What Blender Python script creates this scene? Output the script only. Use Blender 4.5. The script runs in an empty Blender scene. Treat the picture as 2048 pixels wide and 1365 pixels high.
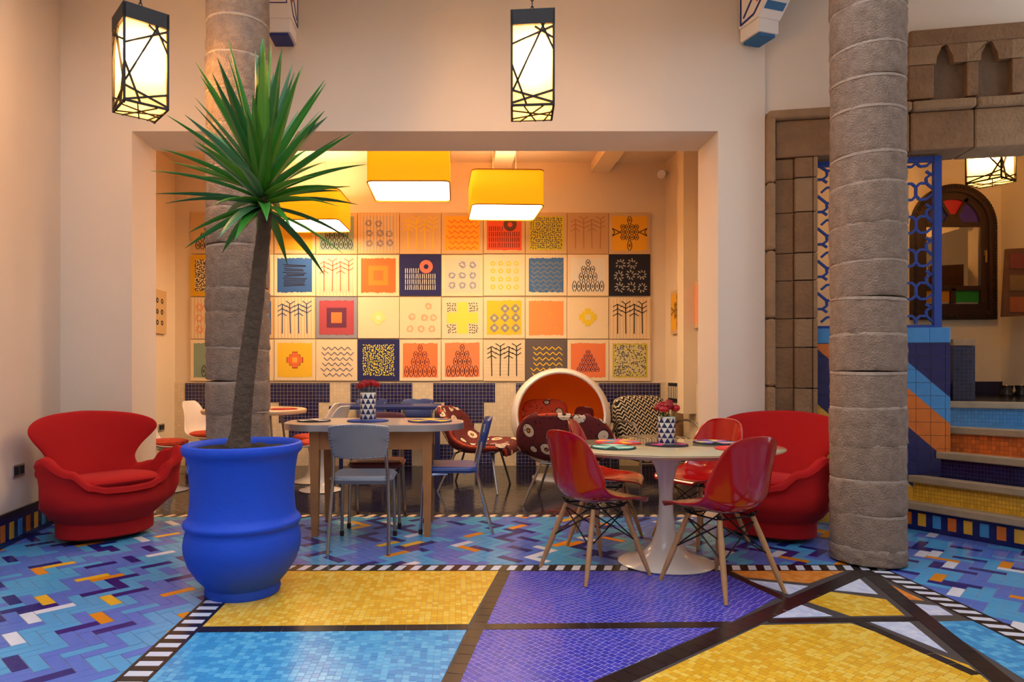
import bpy, bmesh, math, random
from mathutils import Vector, Matrix
random.seed(7)
R = math.radians
S = bpy.context.scene
C = bpy.context.collection
# ------------------------------------------------------------------ camera
F_PX, CX, HZ, EYE = 1365.0, 912.0, 743.0, 1.15
cam_d = bpy.data.cameras.new('camera'); cam = bpy.data.objects.new('camera', cam_d); C.objects.link(cam)
cam.location = (0, 0, EYE); cam.rotation_euler = (R(90), 0, 0)
cam_d.sensor_width = 36.0; cam_d.lens = 36.0 * F_PX / 2048
cam_d.shift_x = (1024 - CX) / 2048; cam_d.shift_y = (HZ - 682.5) / 2048
cam_d.clip_start = 0.05; cam_d.clip_end = 100
S.camera = cam
# ------------------------------------------------------------------ sky (daylight falls into the open patio)
w = bpy.data.worlds.new('world'); S.world = w; w.use_nodes = True
bg = w.node_tree.nodes['Background']; bg.inputs[0].default_value = (0.72, 0.82, 1.0, 1); bg.inputs[1].default_value = 3.0
# ------------------------------------------------------------------ exposure
S.view_settings.view_transform = 'Standard'; S.view_settings.look = 'None'
S.view_settings.gamma = 1.0; S.view_settings.exposure = 0.0; S.view_settings.use_curve_mapping = False

def fl(px, py):                 # photograph floor pixel -> floor point in metres
    D = EYE * F_PX / (py - HZ); return ((px - CX) * D / F_PX, D)
def at(px, py, D):              # pixel at a known distance -> X, Z
    return ((px - CX) * D / F_PX, EYE - (py - HZ) * D / F_PX)
# ------------------------------------------------------------------ materials
def lin(c):
    o = []
    for v in c[:3]:
        v = v / 255.0
        o.append(v / 12.92 if v <= 0.04045 else ((v + 0.055) / 1.055) ** 2.4)
    return (o[0], o[1], o[2], 1)
MATS = {}
def mat(name, col, rough=0.5, metal=0.0, var=0.0, vscale=6.0, bump=0.0, bscale=60.0, emit=None, estr=0.0, coat=0.0, spec=0.5, trans=0.0):
    if name in MATS: return MATS[name]
    m = bpy.data.materials.new(name); m.use_nodes = True; nt = m.node_tree; b = nt.nodes['Principled BSDF']
    c = lin(col); b.inputs['Base Color'].default_value = c
    b.inputs['Roughness'].default_value = rough; b.inputs['Metallic'].default_value = metal
    b.inputs['Specular IOR Level'].default_value = spec
    if coat: b.inputs['Coat Weight'].default_value = coat; b.inputs['Coat Roughness'].default_value = 0.06
    if trans: b.inputs['Transmission Weight'].default_value = trans
    if emit: b.inputs['Emission Color'].default_value = lin(emit); b.inputs['Emission Strength'].default_value = estr
    if var or bump:
        tc = nt.nodes.new('ShaderNodeTexCoord')
    if var:
        n = nt.nodes.new('ShaderNodeTexNoise'); n.inputs['Scale'].default_value = vscale; n.inputs['Detail'].default_value = 5
        nt.links.new(tc.outputs['Object'], n.inputs['Vector'])
        mx = nt.nodes.new('ShaderNodeMix'); mx.data_type = 'RGBA'
        mx.inputs[6].default_value = tuple(max(0, x * (1 - var)) for x in c[:3]) + (1,)
        mx.inputs[7].default_value = tuple(min(1, x * (1 + var)) for x in c[:3]) + (1,)
        nt.links.new(n.outputs['Fac'], mx.inputs[0]); nt.links.new(mx.outputs[2], b.inputs['Base Color'])
    if bump:
        n2 = nt.nodes.new('ShaderNodeTexNoise'); n2.inputs['Scale'].default_value = bscale; n2.inputs['Detail'].default_value = 6
        nt.links.new(tc.outputs['Object'], n2.inputs['Vector'])
        bp = nt.nodes.new('ShaderNodeBump'); bp.inputs['Strength'].default_value = bump; bp.inputs['Distance'].default_value = 0.02
        nt.links.new(n2.outputs['Fac'], bp.inputs['Height']); nt.links.new(bp.outputs['Normal'], b.inputs['Normal'])
    MATS[name] = m; return m
def small_tile(name, col, grout, size=0.035, rough=0.15, vary=0.25, op='ADD'):
    """wall mosaic too small to pick apart: procedural squares"""
    if name in MATS: return MATS[name]
    m = bpy.data.materials.new(name); m.use_nodes = True; nt = m.node_tree; b = nt.nodes['Principled BSDF']
    tc = nt.nodes.new('ShaderNodeTexCoord'); sx = nt.nodes.new('ShaderNodeSeparateXYZ'); nt.links.new(tc.outputs['Object'], sx.inputs[0])
    ad = nt.nodes.new('ShaderNodeMath'); ad.operation = op; nt.links.new(sx.outputs['X'], ad.inputs[0]); nt.links.new(sx.outputs['Y'], ad.inputs[1])
    cb = nt.nodes.new('ShaderNodeCombineXYZ'); nt.links.new(ad.outputs[0], cb.inputs[0]); nt.links.new(sx.outputs['Z'], cb.inputs[1])
    br = nt.nodes.new('ShaderNodeTexBrick'); br.offset = 0.0; nt.links.new(cb.outputs[0], br.inputs['Vector'])
    c = lin(col)
    br.inputs['Color1'].default_value = tuple(x * (1 - vary) for x in c[:3]) + (1,); br.inputs['Color2'].default_value = tuple(min(1, x * (1 + vary)) for x in c[:3]) + (1,)
    br.inputs['Mortar'].default_value = lin(grout); br.inputs['Scale'].default_value = 1.0; br.inputs['Mortar Size'].default_value = 0.0013
    br.inputs['Brick Width'].default_value = size; br.inputs['Row Height'].default_value = size
    nt.links.new(br.outputs['Color'], b.inputs['Base Color']); b.inputs['Roughness'].default_value = rough
    bp = nt.nodes.new('ShaderNodeBump'); bp.inputs['Strength'].default_value = 0.3; bp.invert = True; bp.inputs['Distance'].default_value = 0.003
    nt.links.new(br.outputs['Fac'], bp.inputs['Height']); nt.links.new(bp.outputs['Normal'], b.inputs['Normal'])
    MATS[name] = m; return m
# ------------------------------------------------------------------ mesh helpers
class MB:
    def __init__(s): s.v = []; s.f = []; s.mi = []; s.cur = 0
    def face(s, idx): s.f.append(tuple(idx)); s.mi.append(s.cur)
    def add(s, vs, fs):
        o = len(s.v); s.v += [tuple(p) for p in vs]
        for q in fs: s.face([i + o for i in q])
        return s
    def box(s, c, d, rz=0.0, rx=0.0, ry=0.0):
        M = Matrix.Rotation(rz, 3, 'Z') @ Matrix.Rotation(ry, 3, 'Y') @ Matrix.Rotation(rx, 3, 'X')
        vs = []
        for z in (-1, 1):
            for x, y in ((-1, -1), (1, -1), (1, 1), (-1, 1)):
                vs.append(Vector(c) + M @ Vector((x * d[0] / 2, y * d[1] / 2, z * d[2] / 2)))
        return s.add(vs, [(3, 2, 1, 0), (4, 5, 6, 7), (0, 1, 5, 4), (1, 2, 6, 5), (2, 3, 7, 6), (3, 0, 4, 7)])
    def prism(s, poly, a, b, fn):
        """poly: list of 2D points, extruded from a to b; fn(u, v, w) -> xyz"""
        n = len(poly); vs = [fn(u, v, a) for u, v in poly] + [fn(u, v, b) for u, v in poly]
        fs = [tuple(range(n)), tuple(range(2 * n - 1, n - 1, -1))] + [(i + n, (i + 1) % n + n, (i + 1) % n, i) for i in range(n)]
        return s.add(vs, fs)
    def bar(s, p, q, w, h=None):
        p, q = Vector(p), Vector(q); h = h or w; d = (q - p).normalized()
        up = Vector((0, 0, 1)) if abs(d.z) < 0.9 else Vector((0, 1, 0))
        a = d.cross(up).normalized() * w / 2; b = a.cross(d).normalized() * h / 2
        vs = [p - a - b, p + a - b, p + a + b, p - a + b, q - a - b, q + a - b, q + a + b, q - a + b]
        return s.add(vs, [(0, 1, 2, 3), (7, 6, 5, 4), (0, 4, 5, 1), (1, 5, 6, 2), (2, 6, 7, 3), (3, 7, 4, 0)])
    def tube(s, pts, r, seg=8, cap=True):
        pts = [Vector(p) for p in pts]; n = len(pts); rs = r if isinstance(r, (list, tuple)) else [r] * n
        rings = []; prev = None
        for i, p in enumerate(pts):
            t = (pts[min(i + 1, n - 1)] - pts[max(i - 1, 0)]).normalized()
            if prev is None:
                a = t.orthogonal().normalized()
            else:
                a = (prev - t * prev.dot(t)).normalized()
            prev = a; b = t.cross(a)
            rings.append([p + (a * math.cos(2 * math.pi * k / seg) + b * math.sin(2 * math.pi * k / seg)) * rs[i] for k in range(seg)])
        vs = [q for rg in rings for q in rg]; fs = []
        for i in range(n - 1):
            for k in range(seg):
                k2 = (k + 1) % seg; fs.append((i * seg + k, i * seg + k2, (i + 1) * seg + k2, (i + 1) * seg + k))
        if cap: fs.append(tuple(range(seg - 1, -1, -1))); fs.append(tuple((n - 1) * seg + k for k in range(seg)))
        return s.add(vs, fs)
    def lathe(s, prof, seg=32, c=(0, 0, 0), sx=1.0, sy=1.0, fn=None):
        n = len(prof); vs = []
        for i, (r, z) in enumerate(prof):
            for k in range(seg):
                a = 2 * math.pi * k / seg; p = Vector((c[0] + r * sx * math.cos(a), c[1] + r * sy * math.sin(a), c[2] + z))
                vs.append(fn(p, a, i) if fn else p)
        fs = []
        for i in range(n - 1):
            for k in range(seg):
                k2 = (k + 1) % seg; fs.append((i * seg + k, i * seg + k2, (i + 1) * seg + k2, (i + 1) * seg + k))
        if prof[0][0] > 1e-6: fs.append(tuple(range(seg - 1, -1, -1)))
        if prof[-1][0] > 1e-6: fs.append(tuple((n - 1) * seg + k for k in range(seg)))
        return s.add(vs, fs)
    def grid(s, nu, nv, fn, closed_u=False):
        vs = [fn(i / (nu if closed_u else nu - 1), j / (nv - 1)) for j in range(nv) for i in range(nu)]; fs = []
        for j in range(nv - 1):
            for i in range(nu if closed_u else nu - 1):
                i2 = (i + 1) % nu; fs.append((j * nu + i, j * nu + i2, (j + 1) * nu + i2, (j + 1) * nu + i))
        return s.add(vs, fs)
    def mesh(s, name, mats, smooth=False):
        me = bpy.data.meshes.new(name); me.from_pydata([tuple(p) for p in s.v], [], s.f)
        for m in (mats if isinstance(mats, (list, tuple)) else [mats]): me.materials.append(m)
        if isinstance(mats, (list, tuple)) and len(mats) > 1: me.polygons.foreach_set('material_index', s.mi)
        if smooth:
            me.polygons.foreach_set('use_smooth', [True] * len(me.polygons))
            try: me.set_sharp_from_angle(angle=R(42))
            except Exception: pass
        me.update(); return me
    def build(s, name, mats, parent=None, smooth=False, loc=None, rz=0.0, solid=0.0, bevel=0.0, sub=0):
        o = bpy.data.objects.new(name, s.mesh(name, mats, smooth)); C.objects.link(o)
        if parent: o.parent = parent
        if loc: o.location = loc
        o.rotation_euler.z = rz
        if solid: md = o.modifiers.new('solid', 'SOLIDIFY'); md.thickness = solid; md.offset = 0
        if bevel: md = o.modifiers.new('bevel', 'BEVEL'); md.width = bevel; md.segments = 2; md.limit_method = 'ANGLE'
        if sub: md = o.modifiers.new('sub', 'SUBSURF'); md.levels = sub; md.render_levels = sub
        return o
def tag(o, label, cat=None, group=None, kind=None):
    if label: o['label'] = label
    if cat: o['category'] = cat
    if group: o['group'] = group
    if kind: o['kind'] = kind
    return o
def thing(name, loc, rz, label, cat, group=None):
    o = bpy.data.objects.new(name, None); C.objects.link(o); o.location = loc; o.rotation_euler.z = rz; o.empty_display_size = 0.1
    return tag(o, label, cat, group)
def structure(name, mb, m, **k):
    o = mb.build(name, m, **k); o['kind'] = 'structure'; return o
def smooth_path(pts, n=6):
    """Catmull-Rom through points"""
    pts = [Vector(p) for p in pts]; out = []
    for i in range(len(pts) - 1):
        p0 = pts[max(i - 1, 0)]; p1 = pts[i]; p2 = pts[i + 1]; p3 = pts[min(i + 2, len(pts) - 1)]
        for k in range(n):
            t = k / n
            out.append(0.5 * ((2 * p1) + (p2 - p0) * t + (2 * p0 - 5 * p1 + 4 * p2 - p3) * t * t + (3 * p1 - p0 - 3 * p2 + p3) * t ** 3))
    out.append(pts[-1]); return out
def clip(poly, conv):
    """clip polygon by a convex polygon (counter-clockwise)"""
    out = poly
    for i in range(len(conv)):
        a, b = conv[i], conv[(i + 1) % len(conv)]; inp = out; out = []
        if not inp: return []
        side = lambda p: (b[0] - a[0]) * (p[1] - a[1]) - (b[1] - a[1]) * (p[0] - a[0])
        for j in range(len(inp)):
            p, q = inp[j], inp[(j + 1) % len(inp)]; sp, sq = side(p), side(q)
            if sp >= 0: out.append(p)
            if (sp > 0 and sq < 0) or (sp < 0 and sq > 0):
                t = sp / (sp - sq); out.append((p[0] + t * (q[0] - p[0]), p[1] + t * (q[1] - p[1])))
    return out
def area2(p): return 0.5 * sum(p[i][0] * p[(i + 1) % len(p)][1] - p[(i + 1) % len(p)][0] * p[i][1] for i in range(len(p)))
def ccw(p): return p if area2(p) > 0 else p[::-1]
FLAT = lambda u, v, z: (u, v, z)
# ------------------------------------------------------------------ key distances
YW, YB, YN = 5.25, 5.55, 8.30          # front wall, back of its thickness, rear wall of the alcove
XL, XR = -3.046, 2.377                 # ends of the front wall
plaster = mat('plaster', (224, 207, 186), 0.85, var=0.05, vscale=1.5, bump=0.05, bscale=25)
plaster_in = mat('alcove_plaster', (236, 216, 188), 0.85, var=0.04, vscale=1.5, bump=0.05, bscale=25)
black_tile = mat('black_tile', (38, 32, 32), 0.22, var=0.25, vscale=20)
grout = mat('grout', (120, 112, 108), 0.8)
# ================================================================== SETTING
# portal plane on the right: local frame (s along the wall, w out of the wall, z)
PO = Vector((XR, 5.23, 0)); PD = Vector((0.983, -0.184, 0)).normalized(); PN = Vector((PD.y, -PD.x, 0))   # PN points to the patio
def pp(s, z, w=0.0): return PO + PD * s + PN * w + Vector((0, 0, z))
PFN = lambda u, v, w: pp(u, v, w)
TOP = 4.15
# --- front wall with the wide alcove opening
(oxl, _), (oxr, _) = at(263.7, 0, YW), at(1436.2, 0, YW); ixl = at(312, 0, YB)[0]; ixr = at(1396.3, 0, YB)[0]
oz = at(0, 262.5, YW)[1]; iz = at(0, 302.4, YB)[1]
mb = MB()
def hexa(a, b):   # 4 front points, 4 back points
    mb.add(a + b, [(0, 1, 2, 3), (7, 6, 5, 4), (0, 4, 5, 1), (1, 5, 6, 2), (2, 6, 7, 3), (3, 7, 4, 0)])
hexa([(XL, YW, 0), (oxl, YW, 0), (oxl, YW, TOP), (XL, YW, TOP)], [(XL - .5, YB, 0), (ixl, YB, 0), (ixl, YB, TOP), (XL - .5, YB, TOP)])
hexa([(oxr, YW, 0), (XR, YW, 0), (XR, YW, TOP), (oxr, YW, TOP)], [(ixr, YB, 0), (XR, YB, 0), (XR, YB, TOP), (ixr, YB, TOP)])
hexa([(oxl, YW, oz), (oxr, YW, oz), (oxr, YW, TOP), (oxl, YW, TOP)], [(ixl, YB, iz), (ixr, YB, iz), (ixr, YB, TOP), (ixl, YB, TOP)])
structure('wall_front', mb, plaster)
# --- left wall, slightly skewed, and the patio walls behind the viewer
ld = Vector((-0.1223, 1, 0)).normalized(); L0 = Vector((XL, YW, 0)); L1 = L0 - ld * 9.2
mb = MB(); mb.prism([(L0.x, L0.y + .02), (L1.x, L1.y), (L1.x - .25, L1.y), (L0.x - .25, L0.y + .3)], 0, 6.2, FLAT); structure('wall_left', mb, plaster)
mb = MB(); mb.box((1.0, -4.0, 3.1), (7.0, .25, 6.2)); structure('wall_rear_of_patio', mb, plaster)
mb = MB(); mb.box((4.75, -0.1, 3.1), (.25, 7.8, 6.2)); structure('wall_right', mb, plaster)
# --- first slab: gallery over the edge of the patio, carried by the columns and corbels
mb = MB(); mb.prism([(-3.5, 4.0), (4.63, 4.0), (4.63, 5.2), (2.4, 5.6), (-3.5, 5.56)], TOP, TOP + .25, FLAT); mb.prism([(2.6, -3.8), (4.63, -3.8), (4.63, 3.998), (2.6, 3.998)], TOP, TOP + .25, FLAT); structure('ceiling_gallery_and_shade_slab', mb, plaster)  # second slab is unseen, added to shade the stair side
# --- alcove
AXL, AXR = -3.417, 2.548; AZ = 3.69
mb = MB(); mb.box(((AXL + AXR) / 2, YN + .1, 1.9), (AXR - AXL + .4, .2, 3.9)); structure('wall_alcove_rear', mb, plaster_in)
mb = MB(); mb.box((AXL - .1, (YB + YN) / 2, 1.9), (.2, YN - YB, 3.9)); structure('wall_alcove_left', mb, plaster_in)
mb = MB(); mb.box((AXR + .1, (YB + YN) / 2, 1.9), (.2, YN - YB, 3.9)); structure('wall_alcove_right', mb, plaster_in)
mb = MB(); mb.box(((AXL + AXR) / 2, (YB + YN) / 2, AZ + .1), (AXR - AXL + .4, YN - YB, .2))
for x in (-2.2, -.75, .55, 1.75): mb.box((x, (YB + YN) / 2, AZ - .06), (.22, YN - YB - .01, .12))
structure('ceiling_alcove', mb, plaster_in)
# --- alcove dado: cream mosaic with stepped navy mosaic blocks
cream_m = small_tile('cream_mosaic', (226, 205, 170), (204, 182, 148), .043, .35, .06)
navy_m = small_tile('navy_mosaic', (32, 30, 78), (176, 164, 160), .043, .12, .35)
DZ = 1.016
mb = MB(); mb.box(((AXL + AXR) / 2, YN - .008, DZ / 2), (AXR - AXL, .016, DZ)); o = structure('trim_dado_rear', mb, cream_m)
rows = [(.77, 1.0, .75), (.52, .77, .48), (.26, .52, .24), (0.0, .26, .24)]
k = 0; x = -3.28 + .37
while x < AXR:
    for i, (z0, z1, wd) in enumerate(rows):
        offs = (0,) if i < 3 else (-.25, .25)
        for q in offs:
            a, b = max(AXL + .02, x + q - wd / 2), min(AXR - .05, x + q + wd / 2)
            if b - a > .05:
                m2 = MB(); m2.box(((a + b) / 2, YN - .019, (z0 + z1) / 2 + .005), (b - a, .006, z1 - z0)); m2.build('mosaic_block', navy_m, o)
    x += 1.003
mb = MB(); mb.box((AXR - .008, (YB + YN) / 2 + .1, DZ / 2), (.016, YN - YB - .25, DZ)); o = structure('trim_dado_right', mb, cream_m)
m2 = MB(); m2.box((AXR - .019, YN - .42, .9), (.006, .5, .23)); m2.build('key_pattern_ground', black_tile, o)
for i in range(7):
    m2 = MB(); m2.box((AXR - .0245, YN - .22 - i * .065, .905), (.005, .03, .14)); m2.build('cream_tile', mat('cream_tile', (232, 214, 180), .3), o)
m2 = MB(); m2.box((AXR - .02, YN - .5, .5), (.008, .4, .5)); m2.build('stone_inset', mat('brown_inset', (140, 105, 70), .7, var=.3, bump=.3), o)
# --- upper hall behind the portal
UZ = .912
hallw = mat('hall_plaster', (232, 214, 182), .85, var=.04, vscale=1.5)
dark_fl = mat('dark_floor', (22, 22, 34), .12, var=.3, vscale=9)
mb = MB(); mb.prism([(3.3, 6.05), (4.2, 5.7), (5.1, 5.3), (7.5, 4.8), (7.5, 7.25), (2.75, 7.25), (2.75, 6.05)], UZ - .2, UZ, FLAT); structure('floor_upper_hall', mb, dark_fl)
mb = MB(); mb.box((6.25, 4.72, 2.3), (2.7, .12, 3.2)); structure('wall_hall_front', mb, hallw)
mb = MB(); mb.box((7.6, 6.0, 2.3), (.12, 2.7, 3.2)); structure('wall_hall_right', mb, hallw)
mb = MB(); mb.box((5.0, 7.3, 2.4), (5.2, .2, 3.4)); structure('wall_hall_rear', mb, hallw)
mb = MB(); mb.box((2.62, 6.4, 2.4), (.14, 1.8, 3.4)); structure('wall_hall_left', mb, hallw)
mb = MB(); mb.box((6.35, 6.95, 2.4), (1.2, .5, 3.4)); structure('wall_hall_pier', mb, hallw)
mb = MB(); mb.prism([(0, 2.75), (1.4, 3.35), (1.4, 3.6), (0, 3.6)], 6.0, 6.7, lambda u, v, q: (5.65 + u, q, v)); structure('trim_1', mb, hallw)
mb = MB(); mb.prism([(2.6, 5.55), (7.5, 4.7), (7.5, 7.3), (2.6, 7.3)], 3.55, 3.75, FLAT); structure('ceiling_hall', mb, hallw)
mb = MB(); mb.box((5.0, 7.19, UZ + .065), (4.6, .02, .13)); structure('baseboard_hall', mb, small_tile('navy_big', (24, 26, 58), (60, 60, 80), .13, .12, .2))
beam_m = mat('beam_white', (228, 214, 196), .8)
mb = MB(); mb.box((4.6, 6.05, 3.3), (4.2, .35, .3)); hb = structure('trim_hall_beam', mb, beam_m)
paints = [mat('paint_' + n, c, .6) for n, c in (('navy', (38, 44, 110)), ('red', (196, 66, 36)), ('ochre', (226, 168, 52)), ('teal', (36, 96, 140)))]
rr = random.Random(3)
for i in range(26):
    x = 2.8 + i * .14; m2 = MB(); z = 3.149; y0 = 5.9 + rr.random() * .05
    if i % 3 == 0: m2.prism([(x, y0), (x + .11, y0), (x + .05, y0 + .28)], z - .003, z, FLAT)
    else: m2.bar((x, y0, z - .001), (x + rr.uniform(-.08, .12), y0 + .28, z - .001), .02, .003)
    m2.build('painted_motif', paints[i % 4], hb)
# --- portal wall: plaster above, stone frame of separate blocks
mb = MB(); mb.prism([(0, 3.14), (2.6, 3.12), (2.6, TOP), (0, TOP)], -.32, -.05, PFN); mb.prism([(-.02, 0), (.3, 0), (.3, 3.14), (-.02, 3.14)], -.32, -.06, PFN)
structure('wall_portal', mb, plaster)
stone = mat('portal_stone', (134, 98, 64), .9, var=.35, vscale=7, bump=.55, bscale=35)
stone2 = mat('portal_stone_pale', (150, 116, 80), .9, var=.3, vscale=9, bump=.5, bscale=45)
fr = bpy.data.objects.new('trim_portal_frame', None); C.objects.link(fr); fr['kind'] = 'structure'; fr['label'] = 'carved sandstone portal frame with jamb, lintel and outer moulding'
sj = 0.363
zs = [0, .28, .52, .80, 1.02, 1.33, 1.55, 1.84, 2.05, 2.36, 2.62, 2.775]
for i in range(len(zs) - 1):
    e = rr.uniform(0, .012)
    m2 = MB(); m2.prism([(.205, zs[i] + .004), (sj - .035, zs[i] + .004), (sj - .035, zs[i + 1] - .004), (.205, zs[i + 1] - .004)], -.3, .0 + e, PFN); m2.build('stone_block', (stone, stone2)[i % 2], fr, bevel=.005)
    m2 = MB(); m2.prism([(sj - .03, zs[i] + .003), (sj, zs[i] + .003), (sj, zs[i + 1] - .003), (sj - .03, zs[i + 1] - .003)], -.3, .012, PFN); m2.build('jamb_edge', stone2, fr, bevel=.006)
    m2 = MB(); m2.prism([(.065, zs[i] + .002), (.2, zs[i] + .002), (.2, zs[i + 1] - .002), (.065, zs[i + 1] - .002)], -.28, -.02, PFN); m2.build('stone_block', stone, fr, bevel=.006)
for i in range(6):
    m2 = MB(); z0 = i * .518; m2.prism([(0.0, z0), (.06, z0), (.06, z0 + .514), (0.0, z0 + .514)], -.2, .045, PFN); m2.build('moulding', stone2, fr, bevel=.02)
sx = [.065, .5, 1.0, 1.42, 1.9, 2.5]
for i in range(5):
    m2 = MB(); m2.prism([(sx[i] + .003, 2.78), (sx[i + 1] - .003, 2.78), (sx[i + 1] - .003, 3.06), (sx[i] + .003, 3.06)], -.3, rr.uniform(-.005, .008), PFN); m2.build('lintel_block', (stone, stone2)[i % 2], fr, bevel=.01)
    m2 = MB(); m2.prism([(sx[i] - .06 * (i == 0), 3.064), (sx[i + 1] - .002, 3.064), (sx[i + 1] - .002, 3.135), (sx[i] - .06 * (i == 0), 3.135)], -.2, .05, PFN); m2.build('moulding', stone2, fr, bevel=.02)
# blind arcade above the lintel
ar = bpy.data.objects.new('trim_blind_arcade', None); C.objects.link(ar); ar['kind'] = 'structure'; ar['label'] = 'weathered stone panel with a row of pointed blind niches'
a0, zb, zt = 0.985, 3.155, 3.66
m2 = MB(); m2.prism([(a0, zb), (2.4, zb), (2.4, zt), (a0, zt)], -.05, -.035, PFN); m2.build('backing', mat('niche_stone', (116, 90, 66), .9, var=.3, bump=.4, bscale=30), ar)
m2 = MB(); m2.prism([(a0, zt - .12), (2.4, zt - .12), (2.4, zt), (a0, zt)], -.05, .03, PFN); m2.build('top_course', stone, ar, bevel=.015)
pitch = .29
for i in range(5):
    c = a0 + .235 + i * pitch; l, r_ = c - pitch / 2, c + pitch / 2
    if i == 0: l = a0
    zm = zb + .25
    m2 = MB(); half = [(l, zm), (c - .058, zm), (c - .052, zm + .05), (c - .03, zm + .095), (c - .022, zm + .12), (c, zm + .15), (c, zt - .122), (l, zt - .122)]
    m2.prism(half, -.05, .02, PFN); m2.build('arch_block', stone2, ar)
    m2 = MB(); m2.prism([(2 * c - u if u > l else r_, v) for u, v in half][::-1], -.05, .02, PFN); m2.build('arch_block', stone, ar)
    m2 = MB(); m2.prism([(l, zb), (c - .07, zb), (c - .07, zm - .003), (l, zm - .003)], -.05, .016, PFN); m2.build('pier_block', stone, ar, bevel=.006)
# --- tiled parapet with diagonal colour bands
par = thing('tiled_parapet', tuple(pp(.7, 0, -.1)), 0, 'stair parapet faced with square tiles in diagonal blue and orange bands', 'parapet')
tcol = {'navy': mat('tile_navy', (24, 26, 82), .12, var=.3, vscale=14), 'sky': mat('tile_sky', (62, 132, 186), .2, var=.2, vscale=14), 'orange': mat('tile_orange', (206, 106, 28), .2, var=.2, vscale=14), 'yellow': mat('tile_yellow', (212, 156, 40), .2, var=.2, vscale=14)}
PW = -.04; PS0, PS1, PZ = sj + .005, 1.285, 1.475
off = par.location
def lp(fn): return lambda u, v, q: Vector(fn(u, v, q)) - off
m2 = MB(); m2.prism([(PS0, 0), (PS1, 0), (PS1, PZ - .004), (PS0, PZ - .004)], -.2, PW - .006, lp(PFN)); m2.build('core', grout, par)
s18 = 0.955      # where the photograph's column edge meets the parapet
def bandpoly(zu, zl):  # band between two 43-degree lines, zu / zl heights at s18
    k = .93; return ccw([(s18 - 2, zu + 2 * k), (s18 - 2, zl + 2 * k), (s18 + 1, zl - k), (s18 + 1, zu - k)])
bands = [('navy', bandpoly(3.5, 1.26)), ('sky', bandpoly(1.26, 1.065)), ('orange', bandpoly(1.065, .78)), ('navy', bandpoly(.78, .36)), ('yellow', bandpoly(.36, -2))]
T = .098; gap = .0016; nrow = 0
for i in range(11):
    for j in range(14):
        u0, v0 = PS0 + i * T, PZ - .115 - (j + 1) * T
        cell = [(u0 + gap, v0 + gap), (min(u0 + T, PS1) - gap, v0 + gap), (min(u0 + T, PS1) - gap, v0 + T - gap), (u0 + gap, v0 + T - gap)]
        if u0 + .01 > PS1 or v0 < -.06: continue
        cell = clip(cell, [(PS0, .001), (PS1, .001), (PS1, 2), (PS0, 2)])
        for nm, bp_ in bands:
            c = clip(cell, bp_)
            if len(c) > 2 and abs(area2(c)) > 2e-5:
                m2 = MB(); m2.prism(c, PW - .006, PW, lp(PFN)); m2.build('tile', tcol[nm], par)
for i in range(6):
    a = PS0 + i * .155
    if a < PS1:
        m2 = MB(); b = min(a + .155, PS1) - .002; m2.prism([(a, PZ - .113), (b, PZ - .113), (b, PZ), (a, PZ)], -.21, PW + .004, lp(PFN)); m2.build('cap_tile', tcol['sky'], par, bevel=.004)
# dark pier behind the parapet end
pr = thing('tiled_pier', (4.1, 5.62, UZ), -.18, 'dark mosaic pier with a worn stone top at the stair head', 'pier')
m2 = MB(); m2.box((0, 0, .22), (.16, .3, .44)); m2.build('body', small_tile('dark_mosaic', (20, 22, 48), (50, 50, 60), .03, .15, .3), pr)
m2 = MB(); m2.box((0, 0, .47), (.165, .31, .055)); m2.build('top', stone2, pr, bevel=.008)
# --- staircase
st = thing('staircase', (3.6, 4.8, 0), 0, 'five tiled steps with stone nosings rising to the upper hall', 'staircase')
off = st.location.copy()
lev = [.2, .378, .556, .734, .912]; at2036 = [(3.62, 4.40), (3.706, 4.50), (3.80, 4.62), (3.96, 4.81), (4.31, 5.24)]
sd = Vector((.50, -.866, 0)); sn = Vector((.866, .5, 0))
rm = [None, small_tile('riser_yellow', (206, 156, 44), (120, 84, 30), .028, .3, .15, 'SUBTRACT'), small_tile('riser_navy', (22, 24, 66), (60, 60, 76), .028, .15, .3, 'SUBTRACT'), small_tile('riser_orange', (196, 98, 30), (120, 60, 26), .034, .3, .25, 'SUBTRACT'), small_tile('riser_sky', (62, 124, 170), (50, 84, 112), .03, .3, .12, 'SUBTRACT')]
tread_m = [rm[1], rm[2], rm[3], rm[4], dark_fl]
nos = mat('nosing_stone', (158, 134, 102), .7, var=.25, vscale=12, bump=.2, bscale=60)
q0 = pp(0, 0, PW + .002)
def cut(P):     # parameter along sd where the nosing line meets the parapet face
    return -((P - q0).dot(PN)) / sd.dot(PN)
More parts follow.
